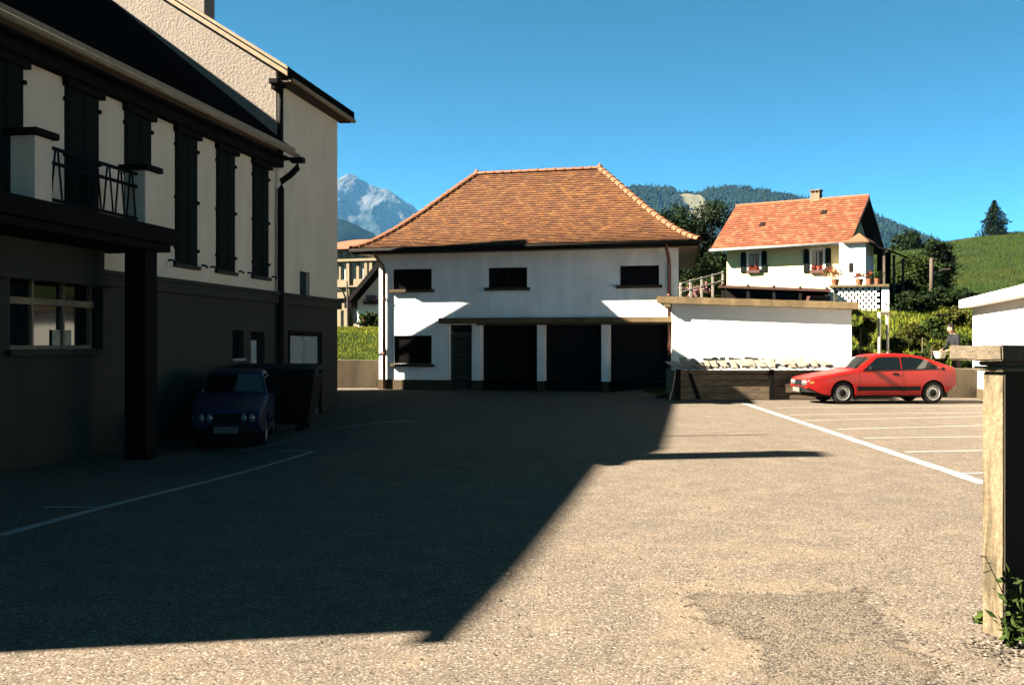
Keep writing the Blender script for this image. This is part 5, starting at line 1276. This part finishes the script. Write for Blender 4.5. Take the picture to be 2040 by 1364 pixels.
fY = 72.0
fa = empty("works_building", "beige three-storey works building with white-framed windows beyond the chalet", "building", (0, 0, 0))
def fpnt(px_, py_): return at(px_, py_, fY)
L0, R0 = fpnt(560, 600).x, fpnt(900, 600).x; g0 = 1.5; ztp = fpnt(700, 497).z
holes = []
for (x0, x1, y0, y1) in ((676, 690, 557, 524), (699, 711, 556, 524), (717, 730, 556, 524), (676, 688, 512, 501), (695, 707, 512, 501), (714, 726, 512, 501), (733, 745, 512, 501), (676, 683, 652, 618), (704, 717, 645, 614), (664, 672, 556, 524)):
    a, b = fpnt(x0, y0), fpnt(x1, y1); holes.append((a.x, b.x, a.z, b.z))
k = MB(); wall_holes(k, L0, R0, g0, ztp, holes, lambda u, w_, z: (u, fY + w_, z), .3)
k.add([(L0, fY, g0), (L0, fY + 12, g0), (L0, fY + 12, ztp), (L0, fY, ztp)], [(0, 1, 2, 3)]); k.add([(R0, fY, g0), (R0, fY + 12, g0), (R0, fY + 12, ztp), (R0, fY, ztp)], [(3, 2, 1, 0)])
k.build("wall", M['factory'], fa, fix=False)
for (a, b, c, d) in holes:
    k = MB(); k.box(a, b, fY + .2, fY + .22, c, d); p_ = k.build("window", M['glass'], fa)
    f_ = MB(); mid = (a + b) / 2
    for u in (a + .05, mid, b - .05): f_.box(u - .05, u + .05, fY + .14, fY + .19, c, d)
    for z in (c + .05, d - .05, (c + d) / 2 + .2): f_.box(a + .1, b - .1, fY + .145, fY + .185, z - .05, z + .05)
    f_.build("window_frame", M['frame'], p_)
for (y0, y1) in ((521, 516), (572, 569), (594, 590)):
    a, b = fpnt(700, y0).z, fpnt(700, y1).z; k = MB(); k.box(L0 - .1, R0 + .1, fY - .25, fY + .0, a, b); k.build("string_course", M['factory'], fa)
for px_ in (694, 734, 745):
    a = fpnt(px_, 600).x; k = MB(); k.box(a - .12, a + .12, fY - .15, fY - .003, fpnt(700, 655).z, fpnt(700, 523).z); k.build("pilaster", M['factory'], fa)
k = MB(); k.add([(L0 - .6, fY - .6, ztp), (R0 + .6, fY - .6, ztp), (R0 - 1, fY + 6, ztp + 1.4), (L0 + 2, fY + 6, ztp + 1.4), (R0 + .6, fY + 12.6, ztp), (L0 - .6, fY + 12.6, ztp)], [(0, 1, 2, 3), (3, 2, 4, 5), (0, 3, 5), (1, 4, 2), (0, 5, 4, 1)]); k.build("roof", M['ridge'], fa, fix=False)
for (px_, t_, w_, mt) in ((769, 448, .28, 'dark'), (806, 428, .32, 'whitepaint')):
    p = at(px_, t_, fY + 6); k = MB(); k.box(p.x - w_, p.x + w_, fY + 5.7, fY + 6.3, ztp + .6, p.z - .3); k.box(p.x - w_ - .1, p.x + w_ + .1, fY + 5.6, fY + 6.4, p.z - .3, p.z - .1)
    k.tube([(p.x, fY + 6, p.z - .1), (p.x, fY + 6, p.z + .25)], .14, 8); k.build("chimney", M[mt], fa)
def turn(o, pivot, ang):
    p = Vector((pivot[0], pivot[1], 0)); o.rotation_euler = (0, 0, ang); o.location = p - Matrix.Rotation(ang, 3, 'Z') @ p
turn(fa, (fpnt(700, 600).x, fY), R(-20)); turn(cl_, (cp(720, 600).x, cY), R(-14))
bt = empty("bare_tree", "slender bare dark trunk with one curving branch on the grass bank", "tree", (0, 0, 0))
p0 = at(694, 652, 42); p1 = at(691, 560, 42); gz = tz(p0.x, 42)
k = MB(); k.tube([(p0.x + .05, 42, gz - .2), (p0.x - .02, 42, gz + 1.2), (p1.x, 42, p1.z)], [.09, .06, .03], 8); k.build("trunk", M['bark'], bt, smooth=True)
k = MB(); b1_ = at(691, 600, 42); b2_ = at(683, 580, 42); b3_ = at(668, 573, 42); k.tube([b1_, b2_, b3_], [.045, .035, .02], 6); k.build("branch", M['bark'], bt, smooth=True)
k = MB(); b1_ = at(694, 645, 42); b2_ = at(698, 620, 42); b3_ = at(697, 600, 42); k.tube([at(703, 655, 42), b2_, b3_], [.05, .04, .03], 6); k.build("branch", M['bark'], bt, smooth=True)

# ------------------------------------------------------------------ mountains
def range_mesh(name, sky_pts, Y0, Y1, Yc, x0, x1, dx, ny, amp, mat, base, seed):
    nxp = int((x1 - x0) / dx) + 1; m = MB(); ys = [Y0 + (Y1 - Y0) * j / ny for j in range(ny + 1)]
    for y in ys:
        for i in range(nxp):
            px_ = x0 + dx * i; X = (px_ - CX) / F * Yc
            top_ = EYE + (HZ - lerp_tab(sky_pts, px_)) / F * Yc
            f_ = (y - Y0) / (Yc - Y0) if y < Yc else 1 - (y - Yc) / (Y1 - Yc) * .8
            f_ = max(0, f_); sh_ = f_ ** 1.15
            nz = noise.hetero_terrain(Vector((X * 2.2 / Yc * 2 + seed, y * 2.2 / Yc * 2, seed)), .9, 2.1, 7, .7)
            rg = noise.ridged_multi_fractal(Vector((X * 9 / Yc + seed, y * 5 / Yc, seed)), 1.0, 2.1, 6, 1.0, 2.0)
            z = base + (top_ - base) * sh_ + (rg - 1.2) * amp * math.sin(math.pi * min(1, f_ * .97)) + amp * .10 * noise.fractal(Vector((X * 60 / Yc, y * 60 / Yc, seed)), .8, 2, 4)
            m.v.append((X, y, z))
    for j in range(ny):
        for i in range(nxp - 1):
            a = j * nxp + i; m.f.append((a, a + 1, a + nxp + 1, a + nxp)); m.tint.append(None); m.mi.append(0)
    return tag(m.build(name, mat, smooth=False, fix=False), kind='structure')
def rockmat():
    m = NT("mountain_rock"); v = m.pos(); g = m.n("ShaderNodeNewGeometry"); sp = m.n("ShaderNodeSeparateXYZ"); m.l(g.outputs['Normal'], sp.inputs[0]); sz = m.n("ShaderNodeSeparateXYZ"); m.l(v, sz.inputs[0])
    n = m.noise(v, .006, 7, .65, 1.0); n2 = m.noise(v, .0022, 5, .6)
    alt = m.math('DIVIDE', sz.outputs[2], 1030.0)
    f_ = m.math('ADD', alt, m.math('MULTIPLY', m.math('SUBTRACT', n2, .5), 1.3))
    forest = m.ramp(n, [(.3, (0.006, 0.012, 0.010)), (.7, (0.016, 0.024, 0.016))]); rock = m.ramp(n, [(.3, (0.045, 0.045, 0.045)), (.65, (0.10, 0.10, 0.10))])
    m.color(m.mix(m.ramp(f_, [(.52, 0.0), (.66, 1.0)]), forest, rock)); m.set(Roughness=1.0); m.p.inputs['Specular IOR Level'].default_value = 0
    m.bump(n, 1.0, 25); return m.m
def forestmat():
    m = NT("forest_hill"); v = m.pos(); n = m.noise(v, .05, 6, .7); n2 = m.noise(v, .006, 4, .5)
    fo = m.ramp(n, [(.35, (0.004, 0.009, 0.006)), (.65, (0.013, 0.022, 0.011))])
    m.color(fo); m.set(Roughness=1.0); m.p.inputs['Specular IOR Level'].default_value = 0; m.bump(n, 1.0, 8); return m.m
M['rock'] = rockmat(); M['foresthill'] = forestmat()
range_mesh("mountain", [(300, 470), (480, 420), (560, 440), (640, 372), (668, 356), (682, 350), (695, 345), (708, 349), (735, 366), (760, 374), (780, 379), (800, 392), (830, 416), (900, 470), (1000, 520), (1100, 560)], 3600, 7400, 6000, 300, 1100, 4, 90, 170, M['rock'], 20, 3.3)
range_mesh("wooded_hill", [(300, 420), (560, 425), (640, 430), (672, 433), (700, 442), (740, 462), (790, 492), (850, 530), (950, 600)], 1500, 3400, 2600, 300, 950, 4, 40, 25, M['foresthill'], 10, 8.1)
HS = [(1000, 470), (1150, 400), (1240, 384), (1262, 381), (1335, 383), (1350, 389), (1390, 391), (1410, 383), (1450, 379), (1500, 385), (1540, 394), (1610, 404), (1660, 410), (1710, 424), (1755, 447), (1800, 466), (1832, 480), (1880, 496), (1960, 540), (2100, 600)]
hl = range_mesh("wooded_hill", HS, 1200, 2900, 2200, 1000, 2100, 4, 50, 22, M['foresthill'], 8, 1.7)
# pale clearing high on the hill and the forest along its crest
def hill_z(px_, y):
    X = (px_ - CX) / F * 2200
    pts = hl.data.vertices; nxp = int(1100 / 4) + 1; i = max(0, min(nxp - 1, int(round((px_ - 1000) / 4)))); j = max(0, min(50, int(round((y - 1200) / 1700 * 50)))); return pts[j * nxp + i].co
k = MB()
rows = []
for y in (1950, 2000, 2050, 2100, 2150, 2200):
    r_ = []
    for px_ in range(1338, 1397, 4):
        c = hill_z(px_, y); r_.append((c.x, c.y - 3, c.z + 7))
    rows.append(r_)
for a, b in zip(rows, rows[1:]):
    for i in range(len(a) - 1): k.add([a[i], a[i + 1], b[i + 1], b[i]], [(0, 1, 2, 3)])
tag(k.build("hill_pasture", simple("pale_pasture", (0.12, 0.11, 0.06), 1, .3, .02, 0), fix=False), kind='structure')
k = MB(); rows = []
for y in (1900, 1960, 2020, 2080):
    rows.append([(lambda c: (c.x, c.y - 2, c.z + 5))(hill_z(px_, y)) for px_ in range(1760, 1812, 4)])
for a, b in zip(rows, rows[1:]):
    for i in range(len(a) - 1): k.add([a[i], a[i + 1], b[i + 1], b[i]], [(0, 1, 2, 3)])
tag(k.build("hill_pasture", bpy.data.materials["pale_pasture"], fix=False), kind='structure')
k = MB(); rnd_ = random.Random(77)
for i in range(9000):
    px_ = rnd_.uniform(1010, 1880); y = rnd_.uniform(1700, 2260) if rnd_.random() < .7 else rnd_.uniform(2120, 2240)
    if 1344 < px_ < 1392 and 1930 < y < 2185: continue
    if 1764 < px_ < 1808 and 1900 < y < 2070: continue
    c = hill_z(px_, y); X = (px_ - CX) / F * 2200 + rnd_.uniform(-2, 2); h_ = rnd_.uniform(12, 25); r_ = h_ * rnd_.uniform(.20, .32); b = 5
    base_ = Vector((X, y, c.z - 3)); v_ = rnd_.uniform(.6, 1.2)
    if rnd_.random() < .45:
        vs_ = [base_ + Vector((math.cos(6.283 * q / b) * r_ * 1.25, math.sin(6.283 * q / b) * r_ * 1.25, h_ * .35)) for q in range(b)] + [base_ + Vector((math.cos(6.283 * q / b + .5) * r_ * .9, math.sin(6.283 * q / b + .5) * r_ * .9, h_ * .65)) for q in range(b)] + [base_ + Vector((0, 0, h_ * .8))]
        fs_ = [(q, (q + 1) % b, b + (q + 1) % b, b + q) for q in range(b)] + [(b + q, b + (q + 1) % b, 2 * b) for q in range(b)]
    else:
        vs_ = [base_ + Vector((math.cos(6.283 * q / b) * r_, math.sin(6.283 * q / b) * r_, 0)) for q in range(b)] + [base_ + Vector((0, 0, h_))]; fs_ = [(q, (q + 1) % b, b) for q in range(b)]
    k.add(vs_, fs_, (v_, v_, v_))
tag(k.build("forest", M['leaf_con'], fix=False), "dark forest covering the crest of the far hill", "forest", kind='stuff')

# ------------------------------------------------------------------ air
hz = MB(); hz.box(-9400, 9400, -9400, 9400, -4, 1120)
hm_ = bpy.data.materials.new("haze"); hm_.use_nodes = True; t_ = hm_.node_tree; t_.nodes.clear(); o_ = t_.nodes.new("ShaderNodeOutputMaterial"); pv = t_.nodes.new("ShaderNodeVolumePrincipled")
pv.inputs['Color'].default_value = (0.17, 0.52, 1.0, 1); pv.inputs['Density'].default_value = 0.0000175; pv.inputs['Anisotropy'].default_value = 0.0
t_.links.new(pv.outputs[0], o_.inputs['Volume'])
tag(hz.build("haze", hm_), "thin blue air haze over the whole valley", "haze", kind='stuff')
